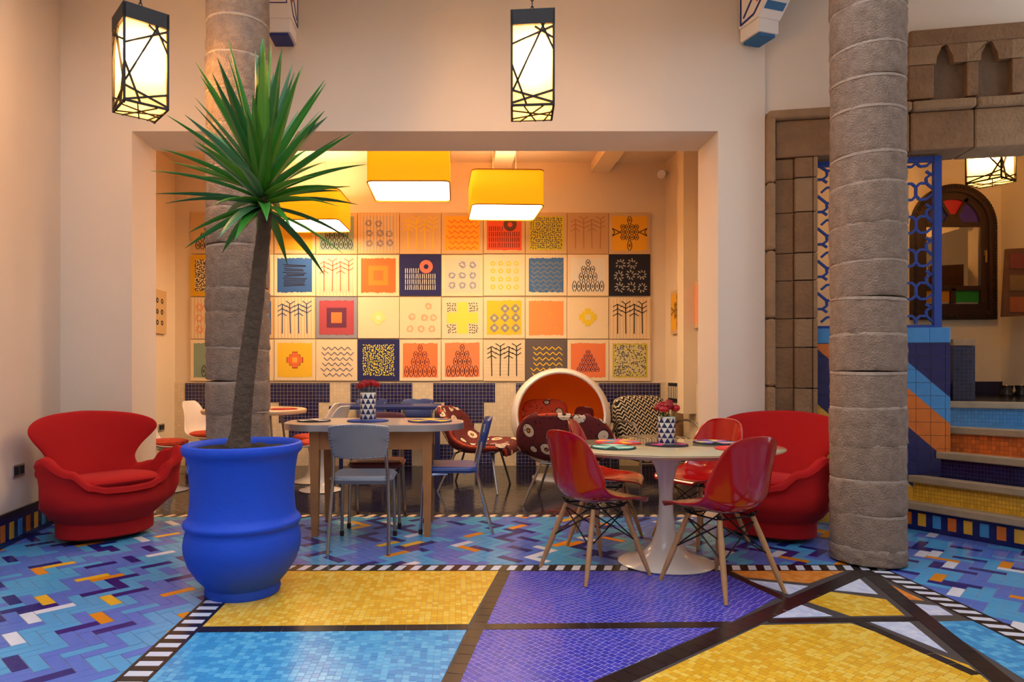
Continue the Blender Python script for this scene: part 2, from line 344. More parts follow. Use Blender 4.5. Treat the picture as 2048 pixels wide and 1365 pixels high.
for i, (x, y) in enumerate(at2036):
    P = Vector((x, y, 0)); dd = sd if i < 3 else (Vector((.62, -.78, 0)).normalized() if i == 3 else Vector((.9, -.42, 0)).normalized())
    t0 = -((P - q0).dot(PN)) / dd.dot(PN)
    A = P + dd * t0; B = P + dd * .75; z0 = lev[i - 1] if i else 0; z1 = lev[i]
    if i == 3: A = P - dd * .6
    if i == 4: A = Vector((3.42, 5.64, 0))
    dn = Vector((-dd.y, dd.x, 0)); ext = [1.3, 1.2, 1.1, 1.0, .5][i]
    A2 = A + PD * ext if i < 4 else A + dn * .5; B2 = B + dn * ext
    rz0 = z0 if i == 0 else z0 - .02
    stp = MB(); ins = dn * .025
    poly = [(A + ins - off).to_2d(), (B + ins - off).to_2d(), (B2 - off).to_2d(), (A2 + (dn * .2 if i > 2 else dn * 0) - off).to_2d()]
    poly = [tuple(p) for p in poly]
    stp.prism(poly, rz0, z1 - .004, FLAT); so = stp.build('step', [rm[i] or tcol['navy']], st)
    n2 = MB(); nb = dn * .085
    n2.prism([tuple((p - off).to_2d()) for p in (A - dn * .012, B - dn * .012, B + nb, A + nb)], z1 - .052, z1, FLAT); n2.build('nosing', nos, so, bevel=.008)
    n3 = MB(); n3.prism([tuple((p - off).to_2d()) for p in (A + nb, B + nb, B2, A2 + (dn * .2 if i > 2 else dn * 0))], z1 - .006, z1 - .002, FLAT); n3.build('tread', tread_m[i], so)
    if i == 0:
        cols = ['sky', 'orange', 'yellow']; L = (B - A).length; n = int(L / .096)
        for j in range(n):
            c0 = A + dd * (.03 + j * .096) + ins - off
            m2 = MB(); nrm = -dn * .004
            if True:
                a_, b_ = c0, c0 + dd * .052
                m2.add([a_ + Vector((0, 0, .035)), b_ + Vector((0, 0, .035)), b_ + Vector((0, 0, .125)), a_ + Vector((0, 0, .125)), a_ + nrm + Vector((0, 0, .035)), b_ + nrm + Vector((0, 0, .035)), b_ + nrm + Vector((0, 0, .125)), a_ + nrm + Vector((0, 0, .125))], [(4, 5, 6, 7), (0, 1, 5, 4), (1, 2, 6, 5), (2, 3, 7, 6), (3, 0, 4, 7)])
                m2.build('coloured_tile', tcol[cols[j % 3]], so)
# --- tiled baseboard on the left wall
mb = MB(); bn = Vector((ld.y, -ld.x, 0))
def bl(t, z, q): return L0 - ld * t + bn * q + Vector((0, 0, z))
mb.prism([(0, 0), (3.2, 0), (3.2, .2), (0, .2)], 0, .012, bl); bb = structure('baseboard_left', mb, tcol['navy'])
m2 = MB(); m2.prism([(0, .2), (3.2, .2), (3.2, .222), (0, .222)], 0, .02, bl); m2.build('edge_tile', black_tile, bb)
for j in range(24):
    m2 = MB(); m2.prism([(.05 + j * .11, .04), (.1 + j * .11, .04), (.1 + j * .11, .15), (.05 + j * .11, .15)], .012, .016, bl); m2.build('coloured_tile', tcol[['yellow', 'orange', 'sky'][j % 3]], bb)
# --- painted corbels under the gallery
wht = mat('corbel_white', (232, 220, 206), .8)
def corbel(x, rz, label, yy=YW):
    t = thing('painted_corbel', (x, yy, 3.665), rz, label, 'corbel')
    m2 = MB(); m2.prism([(0, .0), (-.2, .0), (-.2, .1), (0, .1)], -.09, .09, lambda u, v, q: (q, u, v)); m2.build('foot', wht, t, bevel=.006)
    m2 = MB(); m2.box((0, -.1, -.012), (.14, .17, .022)); m2.build('blue_base', paints[3] if x > 0 else paints[0], t)
    m2 = MB(); m2.prism([(0, .1), (-.2, .1), (-.58, .484), (0, .484)], -.1, .1, lambda u, v, q: (q, u, v)); bo = m2.build('body', wht, t)
    for s in (-1, 1):
        for (u0, v0, u1, v1), pm in zip([(-.02, .12, -.16, .14), (-.16, .14, -.48, .46), (-.02, .12, -.02, .46), (-.05, .16, -.3, .44), (-.05, .44, -.2, .22), (-.12, .44, -.26, .28)], [0, 0, 0, 0, 1, 0]):
            m2 = MB(); m2.bar((s * .101, u0, v0), (s * .101, u1, v1), .004, .018); m2.build('painted_line', paints[pm], t)
    if x < 0:
        for h_, pm, e_ in ((.085, 0, .003), (.078, 4, .006), (.06, 1, .009), (.026, 2, .012)):
            ctr = Vector((0, -.2 - .38 * .38, .1 + .384 * .38)); dr_ = Vector((0, -.38, .384)).normalized(); nn_ = Vector((0, -.384, -.38)).normalized()
            m2 = MB(); m2.add([ctr + Vector((sx_ * h_, 0, 0)) + dr_ * sy_ * h_ * 1.2 + nn_ * q_ for q_ in (-.01, e_) for sx_, sy_ in ((-1, -1), (1, -1), (1, 1), (-1, 1))], [(3, 2, 1, 0), (4, 5, 6, 7), (0, 1, 5, 4), (1, 2, 6, 5), (2, 3, 7, 6), (3, 0, 4, 7)]); m2.build('painted_square', (paints + [wht])[pm], t)
    for i, pm in enumerate((3, 1, 2, 0) if x > 0 else ()):
        f0 = .12 + i * .2; y0, z0 = -.2 - .38 * f0, .1 + .384 * f0; y1, z1 = -.2 - .38 * (f0 + .1), .1 + .384 * (f0 + .1)
        m2 = MB(); m2.add([(-.085, y0, z0 - .003), (.085, y0, z0 - .003), (.085, y1, z1 - .003), (-.085, y1, z1 - .003), (-.085, y0, z0 + .01), (.085, y0, z0 + .01), (.085, y1, z1 + .01), (-.085, y1, z1 + .01)], [(3, 2, 1, 0), (4, 5, 6, 7), (0, 1, 5, 4), (1, 2, 6, 5), (2, 3, 7, 6), (3, 0, 4, 7)]); m2.build('painted_stripe', paints[pm], t)
corbel(-1.315, 0, 'white corbel with painted orange square motif behind the yucca column')
corbel(2.26, .3, 'white corbel with yellow, red and blue stripes above the stone portal')
# ================================================================== FLOOR
mb = MB(); mb.prism([(-3.9, -4), (4.7, -4), (4.7, 5.56), (-3.9, 5.56)], -.12, -.003, FLAT)
floor = structure('floor', mb, mat('floor_grout', (150, 146, 150), .7))
mb = MB(); mb.prism([(AXL, 5.56), (AXR, 5.56), (AXR, YN), (AXL, YN)], -.12, -.003, FLAT)
floor_in = structure('floor_alcove', mb, mat('dark_grout', (120, 104, 92), .5))
HB = [mat('floor_' + n, c, .2, var=.14, vscale=9, bump=.06, bscale=14) for n, c in (('sky', (82, 164, 212)), ('periwinkle', (88, 118, 200)), ('navy', (28, 34, 118)), ('orange', (232, 142, 26)), ('yellow', (242, 184, 46)), ('white', (226, 226, 232)))]
W_, L_, G_ = .0585, .1755, .0016
BX0, BX1, BY1 = -1.27, 2.505, 4.056        # outer edge of the mosaic panel
ca = math.sqrt(.5)
def rot(u, v): return ((u + v) * ca, (-u + v) * ca)
rf = random.Random(11)
patio = [(-3.7, .6), (4.6, .6), (4.6, 5.56), (-3.7, 5.56)]
def inpanel(x, y): return BX0 < x < BX1 and y < BY1
def tile_list(region, k0, k1):
    for k in range(k0, k1):
        for m in range(-60, 60):
            for d in (0, 1):
                if d == 0: u, v, du, dv = k * W_, (k + 6 * m) * W_, L_, W_
                else: u, v, du, dv = k * W_, (k + 1 + 6 * m) * W_, W_, L_
                cu, cv = u + du / 2, v + dv / 2; x, y = rot(cu, cv)
                if region[0] - .2 < x < region[1] + .2 and region[2] - .2 < y < region[3] + .2:
                    yield d, k, m, x, y, [rot(u + G_, v + G_), rot(u + du - G_, v + G_), rot(u + du - G_, v + dv - G_), rot(u + G_, v + dv - G_)]
def pick(d, k, m):
    r = rf.random()
    if r < .125: return 2
    if r < .148: return 3
    if r < .165: return 4
    if r < .19: return 5
    return (0 if (k // 3 + m) % 2 == 0 else 1) if rf.random() < .75 else rf.choice((0, 1))
# a convex decomposition of the blue zone: left, right, and the strip behind the panel
zones = [[(-3.75, .5), (BX0, .5), (BX0, BY1), (-3.75, BY1)], [(BX1, .5), (4.62, .5), (4.62, BY1), (BX1, BY1)], [(-3.75, BY1), (4.62, BY1), (4.62, 5.39), (-3.75, 5.39)]]
cands = []; rest = MB()
def tile_top(mb, p, rnd, hh=.0):
    n = len(p); c = (sum(q[0] for q in p) / n, sum(q[1] for q in p) / n); tx, ty = rnd.uniform(-.006, .006), rnd.uniform(-.006, .006)
    top = [(x, y, hh - .0006 + (x - c[0]) * tx + (y - c[1]) * ty) for x, y in p]; bot = [(x, y, -.004) for x, y in p]
    mb.add(top + bot, [tuple(range(n))] + [((i + 1) % n, i, i + n, (i + 1) % n + n) for i in range(n)])
for d, k, m, x, y, quad in tile_list((-3.75, 4.62, .6, 5.4), -130, 130):
    col = pick(d, k, m); quad = ccw(quad)
    whole = any(all((z[0][0] <= q[0] <= z[1][0]) and (z[0][1] <= q[1] <= z[2][1]) for q in quad) for z in zones)
    px, py = CX + x / y * F_PX, HZ + EYE * F_PX / y
    if whole and -10 < px < 2058 and py < 1375:
        hid = (370 < px < 600 and py < 1200) or (1000 < px < 1560 and py < 1140) or (40 < px < 330 and py < 1070)
        cands.append((py - (150 if hid else 0), d, x, y, col)); continue
    if py > 1500 and y < 1.5: continue
    for z in zones:
        p = clip(quad, z)
        if len(p) > 2 and abs(area2(p)) > 1e-5: rest.cur = col; tile_top(rest, p, rf)
cands.sort(reverse=True)
tm = {}
for d in range(1):
    for c in range(6):
        for q in range(3):
            t = MB(); tile_top(t, [(-L_ / 2 + G_, -W_ / 2 + G_), (L_ / 2 - G_, -W_ / 2 + G_), (L_ / 2 - G_, W_ / 2 - G_), (-L_ / 2 + G_, W_ / 2 - G_)], rf); tm[c, q] = t.mesh('tile', HB[c])
for i, (sc, d, x, y, c) in enumerate(cands):
    ang = -math.pi / 4 if d == 0 else math.pi / 4
    if i < 300:
        o = bpy.data.objects.new('tile', tm[c, rf.randrange(3)]); C.objects.link(o); o.parent = floor; o.location = (x, y, 0); o.rotation_euler.z = ang
    else:
        cs, sn_ = math.cos(ang), math.sin(ang); rest.cur = c
        tile_top(rest, [(x + a * cs - b * sn_, y + a * sn_ + b * cs) for a, b in ((-L_ / 2 + G_, -W_ / 2 + G_), (L_ / 2 - G_, -W_ / 2 + G_), (L_ / 2 - G_, W_ / 2 - G_), (-L_ / 2 + G_, W_ / 2 - G_))], rf)
o = rest.build('herringbone_tiles', HB, floor); o['kind'] = 'stuff'
# dark herringbone inside the alcove
dk = [mat('floor_dark_a', (34, 30, 44), .1, var=.3, vscale=8), mat('floor_dark_b', (26, 26, 48), .13, var=.3, vscale=8)]
rest = MB(); W0, L0_ = W_, L_
zn = [(AXL, 5.56), (AXR, 5.56), (AXR, YN - .02), (AXL, YN - .02)]
for d, k, m, x, y, quad in tile_list((AXL, AXR, 5.5, YN), -130, 130):
    p = clip(ccw(quad), zn)
    if len(p) > 2 and abs(area2(p)) > 1e-5: rest.cur = rf.randrange(2); tile_top(rest, p, rf)
o = rest.build('dark_herringbone_tiles', dk, floor_in); o['kind'] = 'stuff'
# ------------------------------------------------------------------ mosaic panel
black = black_tile; white_t = mat('floor_white_tile', (222, 224, 234), .2, var=.06, vscale=12)
m2 = MB(); m2.prism([(BX0, .5), (BX1, .5), (BX1, BY1), (BX0, BY1)], -.004, -.0022, FLAT)
panel = m2.build('mosaic_panel_bed', mat('mosaic_bed', (70, 62, 60), .6), floor)
def slab(poly, m, name='tile', parent=floor, h=0.0, g=.0012):
    poly = ccw(poly); n = len(poly); cx = sum(p[0] for p in poly) / n; cy = sum(p[1] for p in poly) / n
    sc = []
    for x, y in poly:
        dx, dy = cx - x, cy - y; l = math.hypot(dx, dy) or 1; sc.append((x + dx / l * g * 1.4, y + dy / l * g * 1.4))
    t = MB(); tile_top(t, sc, rf, h); return t.build(name, m, parent)
def stripes(x0, y0, x1, y1, n, skew, along):
    """black and white bars between two thin black lines"""
    e = .014
    for i in range(n):
        a, b = i / n, (i + 1) / n
        if along == 'x':
            xa, xb = x0 + (x1 - x0) * a, x0 + (x1 - x0) * b
            slab([(xa - skew, y0 + e), (xb - skew, y0 + e), (xb + skew, y1 - e), (xa + skew, y1 - e)], white_t if i % 2 else black)
        else:
            ya, yb = y0 + (y1 - y0) * a, y0 + (y1 - y0) * b
            slab([(x0 + e, ya - skew), (x1 - e, ya + skew), (x1 - e, yb + skew), (x0 + e, yb - skew)], white_t if i % 2 else black)
    for k in range(max(2, n // 4)):
        a, b = k / max(2, n // 4), (k + 1) / max(2, n // 4)
        if along == 'x':
            for yy in (y0, y1 - e): slab([(x0 + (x1 - x0) * a, yy), (x0 + (x1 - x0) * b, yy), (x0 + (x1 - x0) * b, yy + e), (x0 + (x1 - x0) * a, yy + e)], black, h=.0004)
        else:
            for xx in (x0, x1 - e): slab([(xx, y0 + (y1 - y0) * a), (xx + e, y0 + (y1 - y0) * a), (xx + e, y0 + (y1 - y0) * b), (xx, y0 + (y1 - y0) * b)], black, h=.0004)
stripes(BX0 + .125, BY1 - .125, BX1, BY1, 78, .016, 'x')
stripes(BX0, 1.9, BX0 + .125, BY1, 48, .0, 'y')
stripes(BX1 - .125, 1.9, BX1, BY1 - .125, 44, -.012, 'y')
# threshold of the alcove
for i in range(104):
    xa = -3.1 + i * .0535
    if xa + .0535 > XR: break
    slab([(xa - .02, 5.392), (xa + .0335, 5.392), (xa + .0735 - .02, 5.475), (xa + .02, 5.475)], mat('threshold_cream', (238, 206, 160), .3) if i % 2 else black)
for yy in (5.476, 5.518):
    for i in range(18): slab([(-3.1 + i * .3, yy), (-2.8 + i * .3, yy), (-2.8 + i * .3, yy + .04), (-3.1 + i * .3, yy + .04)], black)
# fields traced on the floor plane
def z1(*p): return [fl(900 + x / 1.784, 1000 + y / 1.784) for x, y in p]
IX0, IX1, IY1 = BX0 + .127, BX1 - .127, BY1 - .127
YL = 2.33
purple = [mat('mosaic_purple%d' % i, c, .2, var=.1, vscale=30) for i, c in enumerate(((64, 62, 172), (78, 72, 184), (56, 60, 182)))]
ylw = [mat('mosaic_yellow%d' % i, c, .25, var=.08, vscale=30) for i, c in enumerate(((242, 190, 52), (246, 204, 80), (234, 176, 40)))]
skyb = [mat('mosaic_sky%d' % i, c, .22, var=.08, vscale=30) for i, c in enumerate(((78, 168, 218), (64, 150, 206), (96, 182, 224)))]
wht3 = [mat('mosaic_white%d' % i, c, .25) for i, c in enumerate(((214, 220, 236), (204, 210, 230), (224, 226, 236)))]
orn = [mat('mosaic_orange%d' % i, c, .25) for i, c in enumerate(((232, 146, 62), (224, 134, 50), (238, 156, 74)))]
gpur, gyel, gsky = mat('joint_pale', (196, 194, 228), .6), mat('joint_ochre', (190, 140, 50), .6), mat('joint_blue', (74, 140, 186), .6)
vb = lambda y: .283 + (y - 3.944) * .212          # axis of the leaning black band
hb_ = lambda x: 3.085 + .065 * (x + 1.12) / 2.45 - .045   # axis of the cross band
hw = .036
fields = []
fields.append(([(IX0, hb_(IX0) + hw), (vb(3.05) - hw, hb_(0) + hw), (vb(IY1) - hw, IY1), (IX0, IY1)], ylw, gyel))
fields.append(([(IX0, YL), (vb(YL) - hw, YL), (vb(3.0) - hw, hb_(0) - hw), (IX0, hb_(IX0) - hw)], skyb, gsky))
dg0, dg1 = Vector((.573, 2.524)), Vector((2.323, 3.905)); dv = (dg1 - dg0).normalized(); dnn = Vector((-dv.y, dv.x)) * .048
def on_diag(y, side): p = dg0 + dnn * side; t = (y - p.y) / dv.y; return p.x + dv.x * t
tri_a = fl(1461, 1143); tri_b = fl(1561, 1196)
fields.append(([(vb(3.1) + hw, hb_(.1) + hw), (on_diag(hb_(1.2) + hw, 1), hb_(1.2) + hw), (tri_b[0] - .02, tri_b[1] + .0), (tri_a[0] - .06, IY1), (vb(IY1) + hw, IY1)], purple, gpur))
fields.append(([(vb(YL) + hw, YL), (on_diag(YL, 1), YL), (on_diag(hb_(1.0) - hw, 1), hb_(1.0) - hw), (vb(3.0) + hw, hb_(.1) - hw)], purple, gpur))
fields.append((z1((1000, 252), (1412, 252), (1282, 298), (1052, 276)), orn, gyel))
fields.append((z1((1052, 284), (1278, 308), (1212, 338)), wht3, gpur))
fields.append((z1((1265, 360), (1335, 325), (1555, 355), (1622, 412), (1430, 415)), ylw, gyel))
fields.append((z1((1120, 422), (1240, 370), (1365, 415)), wht3, gpur))
fields.append((z1((1368, 322), (1450, 272), (1527, 337)), wht3, gpur))
fields.append((z1((1500, 436), (1640, 436), (1776, 546)), wht3, gpur))
fields.append((z1((1630, 368), (1740, 378), (1795, 412), (1682, 412)), wht3, gpur))
fields.append((z1((1495, 266), (1692, 360), (1626, 354)), orn, gyel))
a = fl(900 + 1720 / 1.784, 1000 + 435 / 1.784); b = fl(900 + 1862 / 1.784, 1000 + 432 / 1.784); c = fl(2048, 1000 + 640 / 1.784)
fields.append(([a, (a[0] + (c[0] - a[0]) * 2.0, a[1] + (c[1] - a[1]) * 2.0), (IX1, 2.2), (IX1, b[1])], skyb, gsky))
e1 = z1((1110, 447), (1432, 441), (1850, 590)); xa = on_diag(YL, -1)
fields.append(([(xa + .03, YL), (1.93, YL), e1[2], e1[1], e1[0]], ylw, gyel))
tess = []; mats_all = []; big = MB()
for poly, ms, g in fields:
    poly = ccw(poly); t = MB(); t.prism(poly, -.003, -.0014, FLAT); t.build('mosaic_joint_bed', g, floor)
    base = len(mats_all); mats_all += ms
    ang = {id(purple): 0.66, id(ylw): 0.0, id(skyb): 0.0, id(wht3): .2, id(orn): .1}[id(ms)]
    if ms is ylw and poly[0][0] > .3: ang = .62
    cs, sn_ = math.cos(ang), math.sin(ang); tw, th = .0285, .034
    us = [p[0] * cs + p[1] * sn_ for p in poly]; vs_ = [-p[0] * sn_ + p[1] * cs for p in poly]
    for i in range(int((max(us) - min(us)) / tw) + 2):
        oo = rf.random() * th
        for j in range(-1, int((max(vs_) - min(vs_)) / th) + 2):
            u, v = min(us) + i * tw, min(vs_) + j * th + oo; g2 = .0015 if ms is purple else .0011
            q = [(u + g2, v + g2), (u + tw - g2, v + g2), (u + tw - g2, v + th - g2), (u + g2, v + th - g2)]
            q = [(x * cs - y * sn_, x * sn_ + y * cs) for x, y in q]; p = clip(q, poly)
            if len(p) > 2 and abs(area2(p)) > 4e-6:
                tess.append((sum(z[1] for z in p) / len(p), len(p) == 4 and abs(area2(p)) > .9 * (tw - 2 * g2) * (th - 2 * g2), p, base + rf.randrange(3)))
tess.sort(key=lambda t: t[0]); nb = 0
for yc, whole, p, mi in tess:
    px = CX + sum(q[0] for q in p) / len(p) / yc * F_PX
    if whole and nb < 240 and yc > 2.53 and 0 < px < 2048:
        slab(p, mats_all[mi], 'tessera', h=.0003, g=0); nb += 1
    else: big.cur = mi; tile_top(big, p, rf)
o = big.build('mosaic_tesserae', mats_all, floor); o['kind'] = 'stuff'
# black bands of larger tiles between the fields
def band(p, q, w, h=.0, step=.088):
    p, q = Vector(p), Vector(q); n = max(1, int((q - p).length / step)); d = (q - p) / n; nn = Vector((-d.y, d.x)).normalized() * w / 2
    for i in range(n):
        a, b = p + d * i, p + d * (i + 1); slab([tuple(a - nn), tuple(b - nn), tuple(b + nn), tuple(a + nn)], black, h=h)
band((vb(YL), YL), (vb(IY1), IY1), .066, .0)
band((IX0, hb_(IX0)), (vb(3.05) - .04, hb_(0)), .066, .0003)
band((vb(3.05) + .04, hb_(.1)), (on_diag(3.12, 1), hb_(1.25)), .066, .0003)
band(dg0 - dv * .5, dg1, .088, .0004)
band((2.36, 3.93), (1.95, 2.2), .08, .0014)
band(fl(900 + 1130 / 1.784, 1000 + 432 / 1.784), fl(900 + 1690 / 1.784, 1000 + 424 / 1.784), .05, .0002)
band(fl(900 + 1440 / 1.784, 1000 + 428 / 1.784), fl(900 + 1880 / 1.784, 1000 + 625 / 1.784), .05, .0011)
band((tri_a[0] - .03, IY1), (tri_b[0] + .02, tri_b[1] - .03), .05, .0002)
# ================================================================== COLUMNS
col_m = mat('column_stone', (160, 136, 116), .95, var=.45, vscale=22, bump=1.0, bscale=105)
mort = mat('column_mortar', (178, 158, 140), .9, var=.2, vscale=20, bump=.6, bscale=60)
def column(x, y, r, label, joints, seed):
    t = thing('stone_column', (x, y, 0), 0, label, 'column', 'patio columns'); rg = random.Random(seed)
    for i in range(len(joints) - 1):
        a, b = joints[i], joints[i + 1]; ph = rg.uniform(0, 6.28); am = rg.uniform(.004, .013); dr = rg.uniform(-.004, .004)
        ns = 40; prof = [(r - .005 + dr, a + .003), (r + dr, a + .014)] + [(r + dr, a + .02 + (b - a - .04) * k / 5) for k in range(1, 5)] + [(r + dr, b - .014), (r - .005 + dr, b - .003)]
        def fn(p, an, ii): 
            q = (math.sin(an * 7 + ph * 3 + ii * 1.7) + math.sin(an * 13 + ii * 2.9 + ph)) * .0024 + rg.uniform(-.002, .002)
            k = 1 + q / r; return Vector((p.x * k, p.y * k, p.z + math.sin(an + ph) * am))
        m2 = MB(); m2.lathe(prof, ns, fn=fn); m2.build('drum', col_m, t, smooth=True)
        m2 = MB(); m2.lathe([(r - .01, -.012), (r - .001, -.007), (r - .0005, .006), (r - .01, .012)], ns, c=(0, 0, b), fn=lambda p, an, ii: Vector((p.x, p.y, p.z + math.sin(an + ph) * am))); m2.build('mortar_joint', mort, t, smooth=True)
def jz(ys, D): return [EYE - (y - HZ) * D / F_PX for y in ys]
j1 = [0.0] + sorted(jz([1092, 1023, 957, 889, 814, 745, 674, 601, 532, 459, 380, 322, 234, 173, 111, 32], 4.14)) + [4.149]
column(2.496, 4.14, .203, 'rough stone column of stacked drums beside the tiled stairs', j1, 5)
j2 = [0, .22, .44, .66, .88, 1.08] + sorted(jz([700, 627, 581, 497, 429, 350, 270, 195, 125, 55], 4.54)) + [4.149]
column(-1.45, 4.54, .203, 'rough stone column standing behind the blue pot and yucca', j2, 9)
# ================================================================== BLUE POT AND YUCCA
potm = mat('cobalt_clay', (8, 74, 206), .62, var=.12, vscale=5, bump=.12, bscale=30)
pot = thing('plant_pot', (-1.114, 3.57, 0), 0, 'large cobalt blue clay pot holding the yucca', 'pot')
pr_ = [(.0, .0), (.187, .0), (.192, .02), (.188, .045), (.2, .06), (.235, .1), (.272, .16), (.293, .225), (.296, .27), (.288, .32), (.281, .345), (.284, .352), (.294, .36), (.297, .372), (.292, .384), (.279, .392), (.27, .42), (.264, .48), (.262, .54), (.266, .62), (.276, .69), (.282, .715), (.29, .722), (.302, .735), (.306, .755), (.3, .772), (.288, .778), (.272, .772), (.262, .755), (.258, .72), (.25, .66)]
m2 = MB(); m2.lathe(pr_, 64, fn=lambda p, a, i: Vector((p.x * (1 + .004 * math.sin(a * 2 + i)), p.y, p.z + .004 * math.sin(a + 1)))); m2.build('body', potm, pot, smooth=True)
m2 = MB(); m2.lathe([(.0, .755), (.08, .757), (.2, .75), (.259, .74)], 40, fn=lambda p, a, i: p + Vector((0, 0, .008 * math.sin(a * 9 + i * 4)))); m2.build('soil', mat('soil', (44, 32, 26), .95, var=.4, bump=.8, bscale=60), pot, smooth=True)
st_ = MB()
for k in range(12):
    a = 2 * math.pi * k / 12; a2 = 2 * math.pi * (k + 1) / 12; an = -2.55
    def sp(a): 
        zz = .66 + .022 * math.sin(a); th = an + .07 * math.cos(a); rr_ = .275; return (rr_ * math.cos(th), rr_ * math.sin(th), zz)
    st_.bar(sp(a), sp(a2), .004, .004)
st_.build('maker_stamp', mat('stamp_blue', (90, 130, 220), .6), pot)
yc = thing('yucca_plant', (-1.114, 3.57, .745), 0, 'tall yucca with a leaning bare trunk and spiky green leaves', 'plant')
def yl(px, py): X, Z = at(px, py, 3.57); return Vector((X + 1.114, 0, Z - .745))
tp = [yl(476, 900), yl(478, 885), yl(482, 860), yl(489, 780), yl(500, 690), yl(512, 600), yl(521, 520), yl(529, 450), yl(528, 405), yl(524, 370)]
trk = smooth_path(tp, 5); n = len(trk)
rad = [.075, .06, .05, .046, .043, .04, .037, .034, .036, .03]
rs = [rad[min(int(i / 5), 9)] + (rad[min(int(i / 5) + 1, 9)] - rad[min(int(i / 5), 9)]) * (i % 5) / 5 + (.0025 if i % 2 else 0) for i in range(n)]
m2 = MB(); m2.tube(trk, rs, 16); m2.build('trunk', mat('bark', (92, 74, 58), .95, var=.45, vscale=14, bump=1.0, bscale=34), yc, smooth=True)
lf = [mat('leaf_a', (58, 132, 34), .4, var=.25, vscale=4), mat('leaf_b', (40, 104, 38), .4, var=.25, vscale=4), mat('leaf_c', (86, 140, 96), .4, var=.2, vscale=4), mat('leaf_d', (96, 150, 40), .45, var=.2, vscale=4)]
rl = random.Random(21); head = yl(525, 385)
for i in range(86):
    f = i / 85; az = i * 2.39996 + rl.uniform(-.45, .45)
    el = R(-24 + 110 * f ** .8) + rl.uniform(-.2, .2); Ln = rl.uniform(.5, .64) * (.8 + .42 * f)
    o0 = head + Vector((.02 * math.cos(az), .02 * math.sin(az), -.1 + .22 * f)); d = Vector((math.cos(az) * math.cos(el), math.sin(az) * math.cos(el), math.sin(el)))
    side = d.cross(Vector((0, 0, 1))).normalized(); upv = side.cross(d).normalized(); droop = rl.uniform(.02, .14) * (1.1 - f)
    wmax = rl.uniform(.027, .037); vs = []; fs = []; ns = 9
    for k in range(ns):
        t = k / (ns - 1); p = o0 + d * Ln * t - Vector((0, 0, droop * t * t)); wv = wmax * (math.sin(math.pi * min(1, (t * .82 + .18)) ** .9) * .9 + .1 * (1 - t)) if t < 1 else .0006
        vs += [p - side * wv + upv * wv * .45, p, p + side * wv + upv * wv * .45]
    for k in range(ns - 1):
        for q in (0, 1): fs.append((k * 3 + q, k * 3 + q + 1, k * 3 + q + 4, k * 3 + q + 3))
    m2 = MB(); m2.add(vs, fs); m2.build('leaf', lf[rl.choice((0, 0, 0, 1, 1, 2, 3))], yc, smooth=True, solid=.0015)
# ================================================================== LANTERNS
iron = mat('black_iron', (34, 26, 20), .6, metal=.3, var=.3, vscale=30)
def glow_mat(name, col, estr):
    m = mat(name, (250, 236, 200), .5, emit=col, estr=estr); return m
lglass = mat('lantern_glass', (250, 232, 196), .4, emit=(255, 206, 130), estr=.4)
nt_ = lglass.node_tree; pb = nt_.nodes['Principled BSDF']; om = nt_.nodes['Material Output']; tr_ = nt_.nodes.new('ShaderNodeBsdfTransparent'); tl_ = nt_.nodes.new('ShaderNodeBsdfTranslucent'); tl_.inputs[0].default_value = (1, .9, .72, 1); tr_.inputs[0].default_value = (1, .93, .8, 1)
m1_, m2_ = nt_.nodes.new('ShaderNodeMixShader'), nt_.nodes.new('ShaderNodeMixShader'); m1_.inputs[0].default_value = .5; m2_.inputs[0].default_value = .62
nt_.links.new(pb.outputs[0], m1_.inputs[1]); nt_.links.new(tl_.outputs[0], m1_.inputs[2]); nt_.links.new(m1_.outputs[0], m2_.inputs[1]); nt_.links.new(tr_.outputs[0], m2_.inputs[2]); nt_.links.new(m2_.outputs[0], om.inputs['Surface'])
bulb_m = mat('bulb', (255, 240, 210), .5, emit=(255, 200, 122), estr=1250.0)
